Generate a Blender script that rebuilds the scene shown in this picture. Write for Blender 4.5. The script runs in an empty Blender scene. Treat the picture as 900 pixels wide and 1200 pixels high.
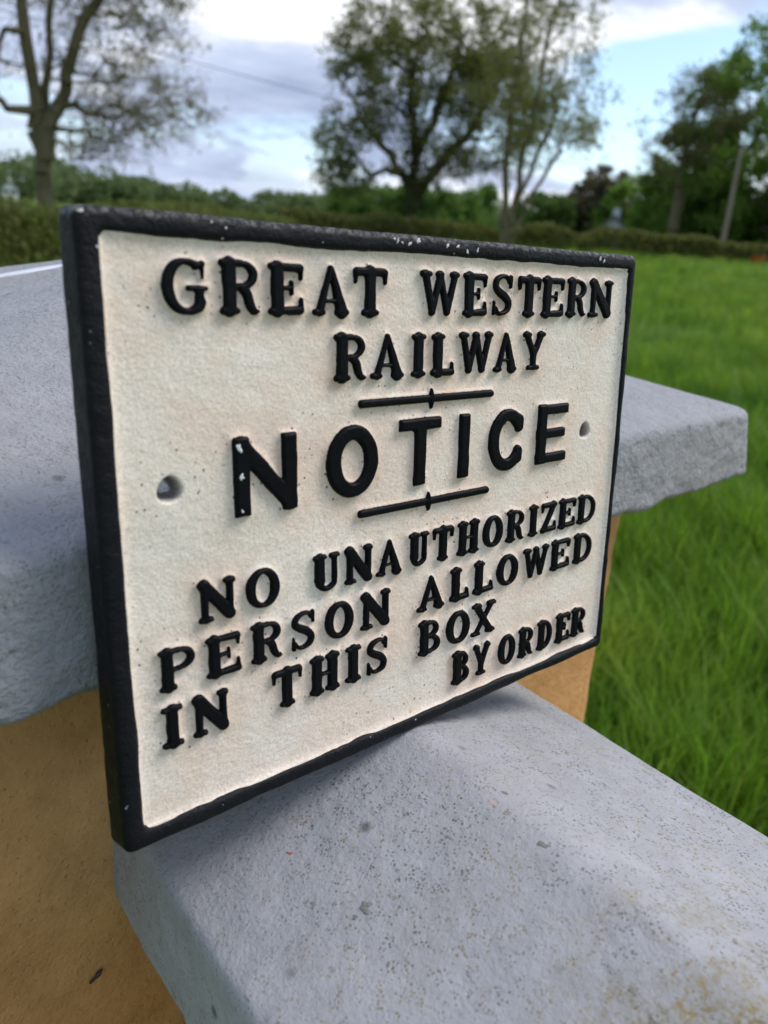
import bpy, bmesh, math, random
import numpy as np
from mathutils import Matrix, Vector

R = math.radians
rng = np.random.default_rng(7)
random.seed(7)
SC = bpy.context.scene
COL = SC.collection

# ------------------------------------------------------------------ camera
EYE = np.array([0.0, 0.0, 1.35])                 # eye height above the grass at the wall
PITCH, YAW, ROLL = 0.3310, 0.7177, 0.0796
fwd = np.array([math.sin(YAW)*math.cos(PITCH), math.cos(YAW)*math.cos(PITCH), -math.sin(PITCH)])
rgt = np.array([math.cos(YAW), -math.sin(YAW), 0.0])
upv = np.cross(rgt, fwd)
rgt, upv = math.cos(ROLL)*rgt+math.sin(ROLL)*upv, -math.sin(ROLL)*rgt+math.cos(ROLL)*upv
cam = bpy.data.cameras.new('camera')
camo = bpy.data.objects.new('camera', cam); COL.objects.link(camo)
m = Matrix.Identity(4)
for i in range(3):
    m[i][0] = rgt[i]; m[i][1] = upv[i]; m[i][2] = -fwd[i]; m[i][3] = EYE[i]
camo.matrix_world = m
cam.sensor_fit = 'VERTICAL'; cam.sensor_height = 36.0; cam.sensor_width = 27.0
cam.lens = 905.0/1200.0*36.0
cam.clip_start = 0.01; cam.clip_end = 6000
cam.dof.use_dof = True
cam.dof.focus_distance = 0.315
cam.dof.aperture_fstop = 10.5
SC.camera = camo

# ------------------------------------------------------------------ sky, sun, exposure
SUN_AZ, SUN_EL = R(118), R(50)        # azimuth from +Y towards +X
sdir = Vector((math.sin(SUN_AZ)*math.cos(SUN_EL), math.cos(SUN_AZ)*math.cos(SUN_EL), math.sin(SUN_EL)))
world = bpy.data.worlds.new('World'); SC.world = world; world.use_nodes = True
wt = world.node_tree; wt.nodes.clear()
def WN(t, **k):
    n = wt.nodes.new(t)
    for a, b in k.items(): setattr(n, a, b)
    return n
def WL(a, b): wt.links.new(a, b)
def wmath(op, a, b=None, c=None, clamp=False):
    n = WN('ShaderNodeMath', operation=op, use_clamp=clamp)
    for i, q in enumerate((a, b, c)):
        if q is None: continue
        if isinstance(q, (int, float)): n.inputs[i].default_value = q
        else: WL(q, n.inputs[i])
    return n.outputs[0]
sky = WN('ShaderNodeTexSky', sky_type='NISHITA', sun_disc=False)
sky.sun_elevation = SUN_EL; sky.sun_rotation = SUN_AZ
sky.air_density = 1.0; sky.dust_density = 0.4; sky.ozone_density = 1.0
tc = WN('ShaderNodeTexCoord')
sep = WN('ShaderNodeSeparateXYZ'); WL(tc.outputs['Generated'], sep.inputs[0])
zz = wmath('ADD', wmath('MAXIMUM', sep.outputs[2], 0.0), 0.16)
cx = wmath('DIVIDE', sep.outputs[0], zz); cy = wmath('DIVIDE', sep.outputs[1], zz)
cmb = WN('ShaderNodeCombineXYZ'); WL(cx, cmb.inputs[0]); WL(cy, cmb.inputs[1])
def wnoise(scale, detail, rough, off, dist=0.0):
    mp = WN('ShaderNodeMapping'); mp.inputs['Location'].default_value = off
    WL(cmb.outputs[0], mp.inputs[0])
    n = WN('ShaderNodeTexNoise'); n.inputs['Scale'].default_value = scale
    n.inputs['Detail'].default_value = detail; n.inputs['Roughness'].default_value = rough
    n.inputs['Distortion'].default_value = dist
    WL(mp.outputs[0], n.inputs['Vector']); return n.outputs['Fac']
def wramp(fac, stops, interp='EASE'):
    r = WN('ShaderNodeValToRGB'); r.color_ramp.interpolation = interp
    e = r.color_ramp.elements
    e[0].position, e[0].color = stops[0][0], (*stops[0][1], 1)
    e[1].position, e[1].color = stops[1][0], (*stops[1][1], 1)
    for p, c in stops[2:]:
        q = e.new(p); q.color = (*c, 1)
    WL(fac, r.inputs[0]); return r.outputs[0]
cover = wramp(wnoise(0.8, 6, 0.55, (-0.65, -26.2, 0), 0.3), [(0.41, (0, 0, 0)), (0.51, (1, 1, 1))])
shade = wramp(wnoise(0.6, 7, 0.58, (15.8, 8.6, 0), 0.25),
              [(0.36, (0.28, 0.34, 0.50)), (0.50, (0.46, 0.53, 0.70)), (0.60, (0.92, 0.94, 0.98)), (0.70, (1.3, 1.3, 1.3))])
cover = wmath('MAXIMUM', cover, wramp(sep.outputs[2], [(0.03, (1, 1, 1)), (0.13, (0, 0, 0))]))   # clouds close up towards the horizon
bgA = WN('ShaderNodeBackground'); bgA.inputs[1].default_value = 0.115; WL(sky.outputs[0], bgA.inputs[0])
bgB = WN('ShaderNodeBackground'); bgB.inputs[1].default_value = 0.69; WL(shade, bgB.inputs[0])
mixw = WN('ShaderNodeMixShader'); WL(cover, mixw.inputs[0]); WL(bgA.outputs[0], mixw.inputs[1]); WL(bgB.outputs[0], mixw.inputs[2])
wo = WN('ShaderNodeOutputWorld'); WL(mixw.outputs[0], wo.inputs[0])

sl = bpy.data.lights.new('sun', 'SUN'); sl.energy = 1.5; sl.angle = R(24); sl.color = (1.0, 0.965, 0.91)
slo = bpy.data.objects.new('sun', sl); COL.objects.link(slo)
slo.rotation_euler = sdir.to_track_quat('Z', 'Y').to_euler()

vs = SC.view_settings
vs.view_transform = 'Standard'; vs.look = 'None'; vs.gamma = 1.0; vs.use_curve_mapping = False
vs.exposure = 0.95
SC.cycles.use_denoising = True
SC.cycles.max_bounces = 6
SC.cycles.diffuse_bounces = 3
SC.cycles.glossy_bounces = 2
SC.cycles.transmission_bounces = 3
SC.cycles.sample_clamp_indirect = 6.0

# ------------------------------------------------------------------ helpers
def mat(name):
    M = bpy.data.materials.new(name); M.use_nodes = True
    nt = M.node_tree; nt.nodes.clear()
    out = nt.nodes.new('ShaderNodeOutputMaterial'); b = nt.nodes.new('ShaderNodeBsdfPrincipled')
    nt.links.new(b.outputs[0], out.inputs[0])
    return M, nt, b, out
class NT:
    def __init__(s, name):
        s.M, s.t, s.b, s.out = mat(name)
        s.co = s.t.nodes.new('ShaderNodeTexCoord').outputs['Object']
    def n(s, t, **k):
        q = s.t.nodes.new(t)
        for a, b in k.items(): setattr(q, a, b)
        return q
    def l(s, a, b): s.t.links.new(a, b)
    def noise(s, scale, detail=4, rough=0.55, off=(0, 0, 0), st=(1, 1, 1), dist=0):
        mp = s.n('ShaderNodeMapping'); mp.inputs['Location'].default_value = off; mp.inputs['Scale'].default_value = st
        s.l(s.co, mp.inputs[0])
        q = s.n('ShaderNodeTexNoise'); q.inputs['Scale'].default_value = scale
        q.inputs['Detail'].default_value = detail; q.inputs['Roughness'].default_value = rough
        q.inputs['Distortion'].default_value = dist
        s.l(mp.outputs[0], q.inputs['Vector']); return q.outputs['Fac']
    def voro(s, scale, off=(0, 0, 0), st=(1, 1, 1), rnd=1.0):
        mp = s.n('ShaderNodeMapping'); mp.inputs['Location'].default_value = off; mp.inputs['Scale'].default_value = st
        s.l(s.co, mp.inputs[0])
        q = s.n('ShaderNodeTexVoronoi'); q.inputs['Scale'].default_value = scale; q.inputs['Randomness'].default_value = rnd
        s.l(mp.outputs[0], q.inputs['Vector']); return q.outputs['Distance'], q.outputs['Color']
    def ramp(s, fac, stops, interp='LINEAR'):
        r = s.n('ShaderNodeValToRGB'); r.color_ramp.interpolation = interp; e = r.color_ramp.elements
        def c4(c): return (c, c, c, 1) if isinstance(c, (int, float)) else (*c, 1)
        e[0].position, e[0].color = stops[0][0], c4(stops[0][1])
        e[1].position, e[1].color = stops[1][0], c4(stops[1][1])
        for p, c in stops[2:]:
            q = e.new(p); q.color = c4(c)
        s.l(fac, r.inputs[0]); return r.outputs[0]
    def math(s, op, a, b=None, clamp=False):
        q = s.n('ShaderNodeMath', operation=op, use_clamp=clamp)
        for i, v in enumerate((a, b)):
            if v is None: continue
            if isinstance(v, (int, float)): q.inputs[i].default_value = v
            else: s.l(v, q.inputs[i])
        return q.outputs[0]
    def mix(s, fac, a, b, blend='MIX'):
        q = s.n('ShaderNodeMix', data_type='RGBA', blend_type=blend)
        for i, v in ((0, fac), (6, a), (7, b)):
            if isinstance(v, (int, float)): q.inputs[i].default_value = v
            elif isinstance(v, tuple): q.inputs[i].default_value = (*v, 1)
            else: s.l(v, q.inputs[i])
        return q.outputs[2]
    def attr(s, name):
        q = s.n('ShaderNodeAttribute', attribute_name=name); return q.outputs['Fac']
    def bump(s, h, dist, strength=1.0, prev=None):
        q = s.n('ShaderNodeBump'); q.inputs['Strength'].default_value = strength; q.inputs['Distance'].default_value = dist
        s.l(h, q.inputs['Height'])
        if prev is not None: s.l(prev, q.inputs['Normal'])
        return q.outputs[0]
    def fin(s, col=None, rough=None, normal=None, spec=None):
        for k, v in (('Base Color', col), ('Roughness', rough), ('Normal', normal), ('Specular IOR Level', spec)):
            if v is None: continue
            if isinstance(v, (int, float)): s.b.inputs[k].default_value = v
            elif isinstance(v, tuple): s.b.inputs[k].default_value = (*v, 1)
            else: s.l(v, s.b.inputs[k])
        return s.M

def mesh(name, V, F, M=None, smooth=True, attrs=None):
    me = bpy.data.meshes.new(name)
    V = np.asarray(V, dtype=np.float32)
    if isinstance(F, np.ndarray) and F.ndim == 2:
        k = F.shape[1]; nf = len(F)
        me.vertices.add(len(V)); me.vertices.foreach_set('co', V.ravel())
        me.loops.add(nf*k); me.loops.foreach_set('vertex_index', F.astype(np.int32).ravel())
        me.polygons.add(nf); me.polygons.foreach_set('loop_start', np.arange(0, nf*k, k, dtype=np.int32))
        me.update(calc_edges=True); me.validate()
    else:
        me.from_pydata([tuple(map(float, p)) for p in V], [], [tuple(map(int, f)) for f in F]); me.update()
    if smooth: me.polygons.foreach_set('use_smooth', np.ones(len(me.polygons), dtype=bool))
    if attrs:
        for k, a in attrs.items():
            at = me.attributes.new(k, 'FLOAT', 'POINT'); at.data.foreach_set('value', np.asarray(a, dtype=np.float32))
    if M: me.materials.append(M)
    return me
def obj(name, me, parent=None, loc=None):
    o = bpy.data.objects.new(name, me); COL.objects.link(o)
    if parent is not None: o.parent = parent
    if loc is not None: o.location = loc
    return o
def empty(name, loc):
    o = bpy.data.objects.new(name, None); COL.objects.link(o); o.location = loc; o.empty_display_size = 0.1; return o
def tag(o, label=None, cat=None, group=None, kind=None):
    if label: o['label'] = label
    if cat: o['category'] = cat
    if group: o['group'] = group
    if kind: o['kind'] = kind
    return o

# value noise, vectorised (used to roughen meshes)
_perm = rng.permutation(512)
def _hash(ix, iy, iz):
    return _perm[(_perm[(_perm[ix & 511]+iy) & 511]+iz) & 511]/511.0
def vnoise(P):
    P = np.asarray(P, float); I = np.floor(P).astype(int); f = P-I; f = f*f*(3-2*f)
    out = 0
    for dx in (0, 1):
        for dy in (0, 1):
            for dz in (0, 1):
                w = (f[:, 0] if dx else 1-f[:, 0])*(f[:, 1] if dy else 1-f[:, 1])*(f[:, 2] if dz else 1-f[:, 2])
                out = out+w*_hash(I[:, 0]+dx, I[:, 1]+dy, I[:, 2]+dz)
    return out*2-1
def fbm(P, octv=4, gain=0.5):
    a, s, t = 1.0, 0.0, 0.0; P = np.asarray(P, float)
    for _ in range(octv):
        s = s+a*vnoise(P); t += a; a *= gain; P = P*2.03+13.7
    return s/t
def pix(px, py):                                   # direction of a photograph pixel (900 x 1200), used only to measure bearings
    d = fwd+(px-450)/905.0*rgt-(py-600)/905.0*upv
    return d/np.linalg.norm(d)
def bearing(px, py):
    d = pix(px, py); return math.atan2(d[0], d[1]), math.atan2(d[2], math.hypot(d[0], d[1]))

def ground_z(x, y):
    r = np.hypot(x, y)
    z = 1.95*np.clip(r/60, 0, None)**1.15
    z = np.where(r > 60, 1.95+(r-60)*0.020, z)
    return z+0.0

# ------------------------------------------------------------------ materials of the masonry and the sign
def grey_paint(name, rough_amt, lichen, seed):
    s = NT(name)
    big = s.noise(9, 5, 0.6, (seed, 0, 0))
    col = s.mix(s.ramp(big, [(0.3, 0.0), (0.7, 1.0)]), (0.318, 0.318, 0.332), (0.392, 0.392, 0.410))
    med = s.noise(60, 5, 0.62, (seed+3, 1, 0))
    col = s.mix(s.ramp(med, [(0.35, 0.45), (0.62, 0.0)]), col, (0.265, 0.265, 0.28))
    # weathering: fine dark and yellowish lichen dots, gathered in patches
    patch = s.ramp(s.noise(7, 4, 0.6, (seed+11, 2, 0)), [(0.40, 0.0), (0.60, 1.0)])
    def dotset(sc, r0, r1, lo, o):
        vd_, vc_ = s.voro(sc, (seed+o, 2, o))
        return s.math('MULTIPLY', s.ramp(vd_, [(r0, 1.0), (r1, 0.0)]), s.ramp(vc_, [(lo, 0.0), (lo+0.06, 1.0)]))
    dots2 = s.noise(210, 3, 0.6, (seed+8, 2, 0))
    dm = s.math('ADD', dotset(760, 0.22, 0.50, 0.36, 1), s.math('MULTIPLY', dotset(380, 0.12, 0.34, 0.48, 4), s.ramp(s.noise(900, 3, 0.7, (seed, 1, 9)), [(0.38, 0.0), (0.55, 1.0)])), True)
    dm = s.math('MULTIPLY', dm, s.ramp(dots2, [(0.43, 0.05), (0.55, 1.0)]))
    dm = s.math('MULTIPLY', dm, s.math('ADD', s.math('MULTIPLY', patch, 0.65), 0.5))
    dm = s.math('MULTIPLY', dm, lichen)
    dc = s.mix(s.ramp(s.noise(45, 3, 0.6, (seed+21, 0, 0)), [(0.42, 0.0), (0.6, 1.0)]), (0.095, 0.09, 0.075), (0.25, 0.195, 0.09))
    if lichen >= 1:                                # a lichen colony with stained paint round it, on the open end of the coping
        vm = s.n('ShaderNodeVectorMath', operation='DISTANCE'); s.l(s.co, vm.inputs[0]); vm.inputs[1].default_value = (-0.018, 0.652, 1.163)
        col_m = s.math('MULTIPLY', s.ramp(vm.outputs['Value'], [(0.012, 1.0), (0.05, 0.0)]), s.ramp(s.noise(55, 4, 0.65, (seed+40, 0, 0)), [(0.42, 0.0), (0.62, 1.0)]))
        col = s.mix(s.math('MULTIPLY', col_m, 0.45), col, (0.235, 0.21, 0.14))
        dm = s.math('ADD', dm, s.math('MULTIPLY', col_m, s.ramp(s.noise(420, 3, 0.6, (seed, 0, 4)), [(0.47, 0.0), (0.58, 0.9)])), True)
    stain = s.ramp(s.noise(16, 6, 0.68, (seed+17, 0, 0), (1, 1, 1), 0.8), [(0.54, 0.0), (0.72, 0.5)])
    col = s.mix(stain, col, (0.30, 0.285, 0.255))
    col = s.mix(dm, col, dc)
    sd, sc_ = s.voro(52, (seed, 4, 1))
    spot = s.math('MULTIPLY', s.ramp(sd, [(0.06, 1.0), (0.15, 0.0)]), s.ramp(s.noise(26, 2, 0.5, (seed+2, 9, 3)), [(0.47, 0.0), (0.56, 1.0)]))
    col = s.mix(s.math('MULTIPLY', spot, 0.8*min(1, lichen)), col, (0.085, 0.08, 0.075))
    n1 = s.bump(s.noise(150, 6, 0.65, (seed, 7, 0)), 0.006*rough_amt, 0.75)
    n2 = s.bump(s.noise(700, 4, 0.6, (seed, 8, 0)), 0.0012, 0.5*rough_amt+0.15, n1)
    pit = s.ramp(s.voro(330, (seed, 3, 0))[0], [(0.05, 0.0), (0.22, 1.0)])
    n3 = s.bump(pit, 0.0007, 0.22, n2)
    return s.fin(col, s.ramp(med, [(0.3, 0.62), (0.7, 0.8)]), n3, 0.35)
M_CAP = grey_paint('weathered_grey_paint', 1.0, 0.75, 2.0)
M_COP = grey_paint('speckled_grey_paint', 0.26, 1.0, 31.0)

s = NT('ochre_render')
b_ = s.noise(5, 5, 0.6); c_ = s.noise(40, 6, 0.65)
col = s.mix(s.ramp(b_, [(0.3, 0.0), (0.7, 1.0)]), (0.57, 0.295, 0.108), (0.67, 0.370, 0.150))
col = s.mix(s.ramp(c_, [(0.36, 0.35), (0.6, 0.0)]), col, (0.36, 0.175, 0.055))
dk = s.ramp(s.noise(420, 3, 0.6, (5, 0, 0)), [(0.64, 0.0), (0.74, 0.6)])
col = s.mix(dk, col, (0.13, 0.07, 0.025))
n1 = s.bump(s.noise(120, 6, 0.66, (3, 0, 0)), 0.005, 0.5)
n2 = s.bump(s.ramp(s.voro(260)[0], [(0.05, 0.0), (0.30, 1.0)]), 0.0012, 0.35, n1)
M_OCHRE = s.fin(col, 0.78, n2, 0.3)

s = NT('cream_enamel')
near = s.attr('near')
a1 = s.noise(14, 5, 0.6); a2 = s.noise(33, 5, 0.65, (4, 1, 0)); a3 = s.noise(24, 4, 0.6, (9, 5, 0))
col = s.mix(s.ramp(a1, [(0.32, 0.0), (0.68, 1.0)]), (0.80, 0.685, 0.565), (0.865, 0.785, 0.69))
col = s.mix(s.ramp(a2, [(0.44, 0.0), (0.62, 0.8)]), col, (0.79, 0.62, 0.49))
col = s.mix(s.ramp(a3, [(0.50, 0.0), (0.68, 0.6)]), col, (0.70, 0.665, 0.565))
hal = s.attr('halo')
col = s.mix(s.math('MULTIPLY', hal, s.ramp(s.noise(22, 4, 0.6, (12, 3, 0)), [(0.38, 0.0), (0.60, 0.7)])), col, (0.70, 0.50, 0.37))
rust = s.math('MULTIPLY', s.ramp(s.noise(38, 4, 0.65, (2, 8, 0)), [(0.56, 0.0), (0.74, 1.0)]), s.math('MULTIPLY', near, 0.9))
col = s.mix(rust, col, (0.55, 0.30, 0.15))
col = s.mix(s.math('MULTIPLY', s.ramp(s.noise(900, 3, 0.6), [(0.38, 0.8), (0.58, 0.0)]), 0.6), col, (0.56, 0.46, 0.36))
vd, vc = s.voro(420, (0, 0, 0), (1, 1, 1))
pin = s.math('MULTIPLY', s.ramp(vd, [(0.12, 1.0), (0.24, 0.0)]), s.ramp(vc, [(0.50, 0.0), (0.58, 1.0)], 'LINEAR'))
pin = s.math('MULTIPLY', pin, s.math('ADD', s.math('MULTIPLY', near, 0.9), s.ramp(s.noise(30, 2, 0.5, (7, 7, 0)), [(0.50, 0.02), (0.66, 0.9)]), True))
col = s.mix(pin, col, (0.09, 0.06, 0.045))
col = s.mix(s.attr('hole'), col, s.mix(s.noise(500), (0.05, 0.047, 0.044), (0.22, 0.21, 0.20)))
n1 = s.bump(s.noise(260, 5, 0.6), 0.0012, 0.45)
n2 = s.bump(s.noise(1150, 4, 0.65), 0.0005, 0.42, n1)
n3 = s.bump(pin, 0.0006, -0.8, n2)
M_CREAM = s.fin(col, s.ramp(a2, [(0.3, 0.42), (0.7, 0.6)]), n3, 0.4)

def black_paint(name, chips, bumpk, lift):
    s = NT(name)
    c = s.mix(s.noise(90, 4, 0.6), (0.0025, 0.0027, 0.0033), (0.0065*lift, 0.007*lift, 0.009*lift))
    ch = s.math('MULTIPLY', s.ramp(s.voro(300)[0], [(0.07, 1.0), (0.15, 0.0)]), s.ramp(s.noise(110, 2, 0.5, (3, 0, 0)), [(0.63-chips, 0.0), (0.67-chips, 1.0)]))
    c = s.mix(ch, c, (0.55, 0.54, 0.52))
    if lift > 1: c = s.mix(s.math('MULTIPLY', s.attr('wear'), s.ramp(s.noise(420, 5, 0.7, (5, 5, 0)), [(0.46, 0.0), (0.64, 0.5)])), c, s.mix(s.noise(300), (0.16, 0.155, 0.14), (0.40, 0.39, 0.36)))
    n1 = s.bump(s.noise(330, 5, 0.65), 0.0011*bumpk, 0.7)
    n2 = s.bump(s.noise(1500, 3, 0.6), 0.0003, 0.5*bumpk, n1)
    return s.fin(c, s.ramp(s.noise(200, 3, 0.6, (1, 2, 3)), [(0.3, 0.36), (0.7, 0.58)]), n2, 0.11*lift)
M_FRAME = black_paint('black_frame_paint', 0.02, 1.0, 1.4)
M_LETTER = black_paint('black_letter_paint', -0.06, 0.45, 0.75)
s = NT('bare_white_chip'); n1 = s.bump(s.noise(900, 3, 0.6), 0.0004, 0.8)
M_CHIP = s.fin(s.mix(s.noise(500, 3, 0.6), (0.45, 0.44, 0.43), (0.82, 0.81, 0.80)), 0.6, n1)

# ------------------------------------------------------------------ masonry: pier, cap, wall and coping
Z0 = EYE[2]
CY, SY = math.cos(R(3.6)), math.sin(R(3.6))
def rring(hx0, hx1, hy, r, nf, ns):
    """closed rounded rectangle, front side (y=-hy) sampled densely; returns Nx2"""
    pts = []
    def side(p, q, n):
        for i in range(n): t = i/n; pts.append((p[0]+(q[0]-p[0])*t, p[1]+(q[1]-p[1])*t))
    def arc(c, a0):
        for i in range(6):
            a = a0+math.pi/2*i/6; pts.append((c[0]+r*math.cos(a), c[1]+r*math.sin(a)))
    side((hx0+r, -hy), (hx1-r, -hy), nf); arc((hx1-r, -hy+r), -math.pi/2)
    side((hx1, -hy+r), (hx1, hy-r), ns); arc((hx1-r, hy-r), 0)
    side((hx1-r, hy), (hx0+r, hy), ns); arc((hx0+r, hy-r), math.pi/2)
    side((hx0, hy-r), (hx0, -hy+r), ns); arc((hx0+r, -hy+r), math.pi)
    return np.array(pts)
def loft(rings, cap0=True, cap1=True):
    n = len(rings[0]); V = np.concatenate(rings); k = len(rings); F = []
    idx = np.arange(n); nx = (idx+1) % n
    Q = np.concatenate([np.c_[idx+i*n, nx+i*n, nx+(i+1)*n, idx+(i+1)*n] for i in range(k-1)])
    return V, Q, n, k
def normals(V, Q):
    a = V[Q[:, 2]]-V[Q[:, 0]]; b = V[Q[:, 3]]-V[Q[:, 1]]; f = np.cross(a, b); N = np.zeros_like(V)
    for j in range(4): np.add.at(N, Q[:, j], f)
    return N/np.maximum(np.linalg.norm(N, axis=1, keepdims=True), 1e-12)
def rect_loft(prof, nf, ns, cen):
    """prof: list of (hx, hy, z, r)"""
    rings = []
    for hx, hy, z, r in prof:
        p = rring(-hx, hx, hy, r, nf, ns)
        x, y = p[:, 0]+cen[0], p[:, 1]+cen[1]
        rings.append(np.c_[x*CY-y*SY, x*SY+y*CY, np.full(len(p), z)])
    return loft(rings)
def arcpts(x0, z0, x1, z1, n): return [(x0+(x1-x0)*i/n, z0+(z1-z0)*i/n) for i in range(n)]

CEN = (0.270, 0.502)
pr = []
for i in range(6): pr.append((0.235+0.068*i/6, 0.235+0.047*i/6, Z0-0.1425))
for i in range(5):
    a = math.pi/2*i/5; pr.append((0.320+0.006*math.sin(a), 0.286+0.005*math.sin(a), Z0-0.1425+0.005*(1-math.cos(a))))
for i in range(20): t = i/20; pr.append((0.326-0.016*t, 0.291-0.001*t, Z0-0.1375+0.040*t))
for i in range(7):
    a = math.pi/2*i/7; pr.append((0.310-0.007*(1-math.cos(a)), 0.290-0.007*(1-math.cos(a)), Z0-0.0975+0.0075*math.sin(a)))
for i in range(90): t = (i/90)**0.9; pr.append((0.2985*(1-t)+0.0035, 0.2785*(1-t)+0.0035, Z0-0.0897+0.078*t))
prof = [(hx, hy, z, min(0.016, hx*0.25)) for hx, hy, z in pr]
V, Q, n, k = rect_loft(prof, 230, 60, CEN)
N = normals(V, Q)
zz_ = V[:, 2]-Z0
side_w = np.clip((-0.085-zz_)/0.012, 0, 1)
V = V+N*((0.0013*side_w+0.0003)*fbm(V*np.array([75, 75, 95]), 4, 0.6)+0.0005*fbm(V*14, 3))[:, None]
low = np.clip((-0.128-zz_)/0.012, 0, 1)
V[:, 2] += low*0.0042*fbm(np.c_[V[:, 0]*38, V[:, 1]*38, np.zeros(len(V))], 4, 0.6)
F = [tuple(q) for q in Q]+[tuple(range((k-1)*n, k*n)), tuple(range(n-1, -1, -1))]
pier = empty('pier', (0.238, 0.518, 0)); tag(pier, 'square ochre rendered pier under a grey pyramid cap, behind the cast sign', 'pier')
def child_world(name, V, F, M, parent, **k):
    o = obj(name, mesh(name, np.asarray(V)-np.array(parent.location), F, M, **k), parent); return o
child_world('cap', V, F, M_CAP, pier)
prof = [(0.242, 0.240, z, 0.012) for z in np.linspace(-0.2, Z0-0.140, 110)]
V, Q, n, k = rect_loft(prof, 160, 40, CEN); N = normals(V, Q)
V = V+N*(0.0022*fbm(V*16, 3)+0.0010*fbm(V*55, 3))[:, None]
child_world('shaft', V, Q, M_OCHRE, pier)

# coping: saddle-back section swept along the wall
sec = [(0.130, -0.281), (0.0918, -0.2795), (0.0950, -0.2290), (0.194, -0.1838), (0.314, -0.2240), (0.3165, -0.2720), (0.280, -0.2740)]
soft = [0, 4, 6, 11, 5, 4, 0]
P = []
for (x0, z0), (x1, z1) in zip(sec[:-1], sec[1:]):
    L = math.hypot(x1-x0, z1-z0); nn = int(L/0.0016)
    P += [(x0+(x1-x0)*i/nn, z0+(z1-z0)*i/nn) for i in range(nn)]
P.append(sec[-1]); P = np.array(P)
for it in range(22):
    d2 = np.min(np.hypot(P[:, None, 0]-np.array(sec)[None, 3:4, 0], P[:, None, 1]-np.array(sec)[None, 3:4, 1]), axis=1)
    w = np.where(d2 < 0.035, 0.5, 0.5 if it < 6 else 0.0)[:, None]
    S = P.copy(); S[1:-1] = (1-w[1:-1])*P[1:-1]+w[1:-1]*(P[:-2]+P[2:])/2; P = S
ridge_fix = -0.1871-P[:, 1].max()
P[:, 1] += ridge_fix
ys = np.concatenate([np.arange(0.300, -0.05, -0.0022), np.arange(-0.05, -1.6, -0.03)])
G = np.zeros((len(ys), len(P), 3))
G[:, :, 0] = P[None, :, 0]+0.030*(ys[:, None]-0.2); G[:, :, 1] = ys[:, None]; G[:, :, 2] = P[None, :, 1]+Z0
V = G.reshape(-1, 3); a_, b2 = len(ys), len(P)
I = np.arange(a_*b2).reshape(a_, b2)
Q = np.c_[I[:-1, :-1].ravel(), I[:-1, 1:].ravel(), I[1:, 1:].ravel(), I[1:, :-1].ravel()]
N = normals(V, Q)
if N[I[0, b2//2], 2] < 0: Q = Q[:, ::-1]; N = -N
leftface = np.clip((0.0995-(V[:, 0]-0.030*(V[:, 1]-0.2)))/0.004, 0, 1)
V = V+N*(0.0012*fbm(V*22, 3)+(0.00025+0.0006*leftface)*fbm(V*95, 3))[:, None]
lowz = np.clip((-0.268-(V[:, 2]-Z0))/0.01, 0, 1)
V[:, 2] += lowz*0.0035*fbm(np.c_[V[:, 1]*45, V[:, 0]*20, np.zeros(len(V))], 4)
V[:, 0] += lowz*leftface*0.002*fbm(np.c_[V[:, 1]*60, V[:, 0]*0+3, np.zeros(len(V))], 3)
wall = empty('garden_wall', (0.2, -0.6, 0)); tag(wall, 'low ochre wall with speckled grey saddle coping, carrying the cast sign', 'wall')
cop = child_world('coping', V, Q, M_COP, wall)
def coping_z(x, y):
    px = P[:, 0]+0.030*(y-0.2); tip = (P[:, 1] > -0.2245)
    return float(np.interp(x, px[tip], P[tip, 1]))+Z0
# wall under the coping
bx = []
for z in np.linspace(-0.2, Z0-0.268, 60):
    pts = [(0.128, 0.28), (0.128, -1.6), (0.288, -1.6), (0.288, 0.28)]
    ring = []
    for (p, q) in zip(pts, pts[1:]+pts[:1]):
        nn = max(2, int(math.dist(p, q)/0.03))
        ring += [(p[0]+(q[0]-p[0])*i/nn, p[1]+(q[1]-p[1])*i/nn, z) for i in range(nn)]
    bx.append(np.array(ring))
V, Q, n, k = loft(bx); N = normals(V, Q)
if N[0, 0] > 0: Q = Q[:, ::-1]; N = -N
V = V+N*(0.002*fbm(V*16, 3))[:, None]
child_world('wall_body', V, Q, M_OCHRE, wall)

# small marks lying on the coping: flat irregular flecks with their own thickness
def blob(rx, ry, h, seed, n=22, wob=1.0):
    r_ = np.random.default_rng(seed); ph = r_.uniform(0, 6.28, 4); am = r_.uniform(0.08, 0.25, 4)*wob
    V = [(0, 0, h)]; F = []
    for j, (f, z) in enumerate(((0.55, h*0.9), (0.9, h*0.5), (1.0, -h*0.6))):
        for i in range(n):
            a = 2*math.pi*i/n; q = 1+sum(am[m_]*math.sin((m_+2)*a+ph[m_]) for m_ in range(4))
            V.append((rx*f*q*math.cos(a), ry*f*q*math.sin(a), z))
    for i in range(n): F.append((0, 1+i, 1+(i+1) % n))
    for j in range(2):
        for i in range(n): F.append((1+j*n+i, 1+(j+1)*n+i, 1+(j+1)*n+(i+1) % n, 1+j*n+(i+1) % n))
    return V, F
s = NT('red_fleck_paint'); M_RED = s.fin(s.mix(s.noise(600, 3), (0.30, 0.07, 0.05), (0.45, 0.16, 0.12)), 0.7)
s = NT('orange_fleck_paint'); M_ORF = s.fin(s.mix(s.noise(600, 3), (0.50, 0.24, 0.14), (0.48, 0.38, 0.33)), 0.75)
s = NT('dark_lichen'); M_LICH = s.fin(s.mix(s.noise(500, 4), (0.12, 0.115, 0.105), (0.27, 0.265, 0.25)), 0.9, s.bump(s.noise(900, 4), 0.0006, 1.0))
def on_coping(px, py):
    d = pix(px, py); t = 0.15
    for _ in range(60):
        p = EYE+d*t; g = p[2]-coping_z(p[0], p[1]); t += g*0.6
    return EYE+d*t
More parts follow.
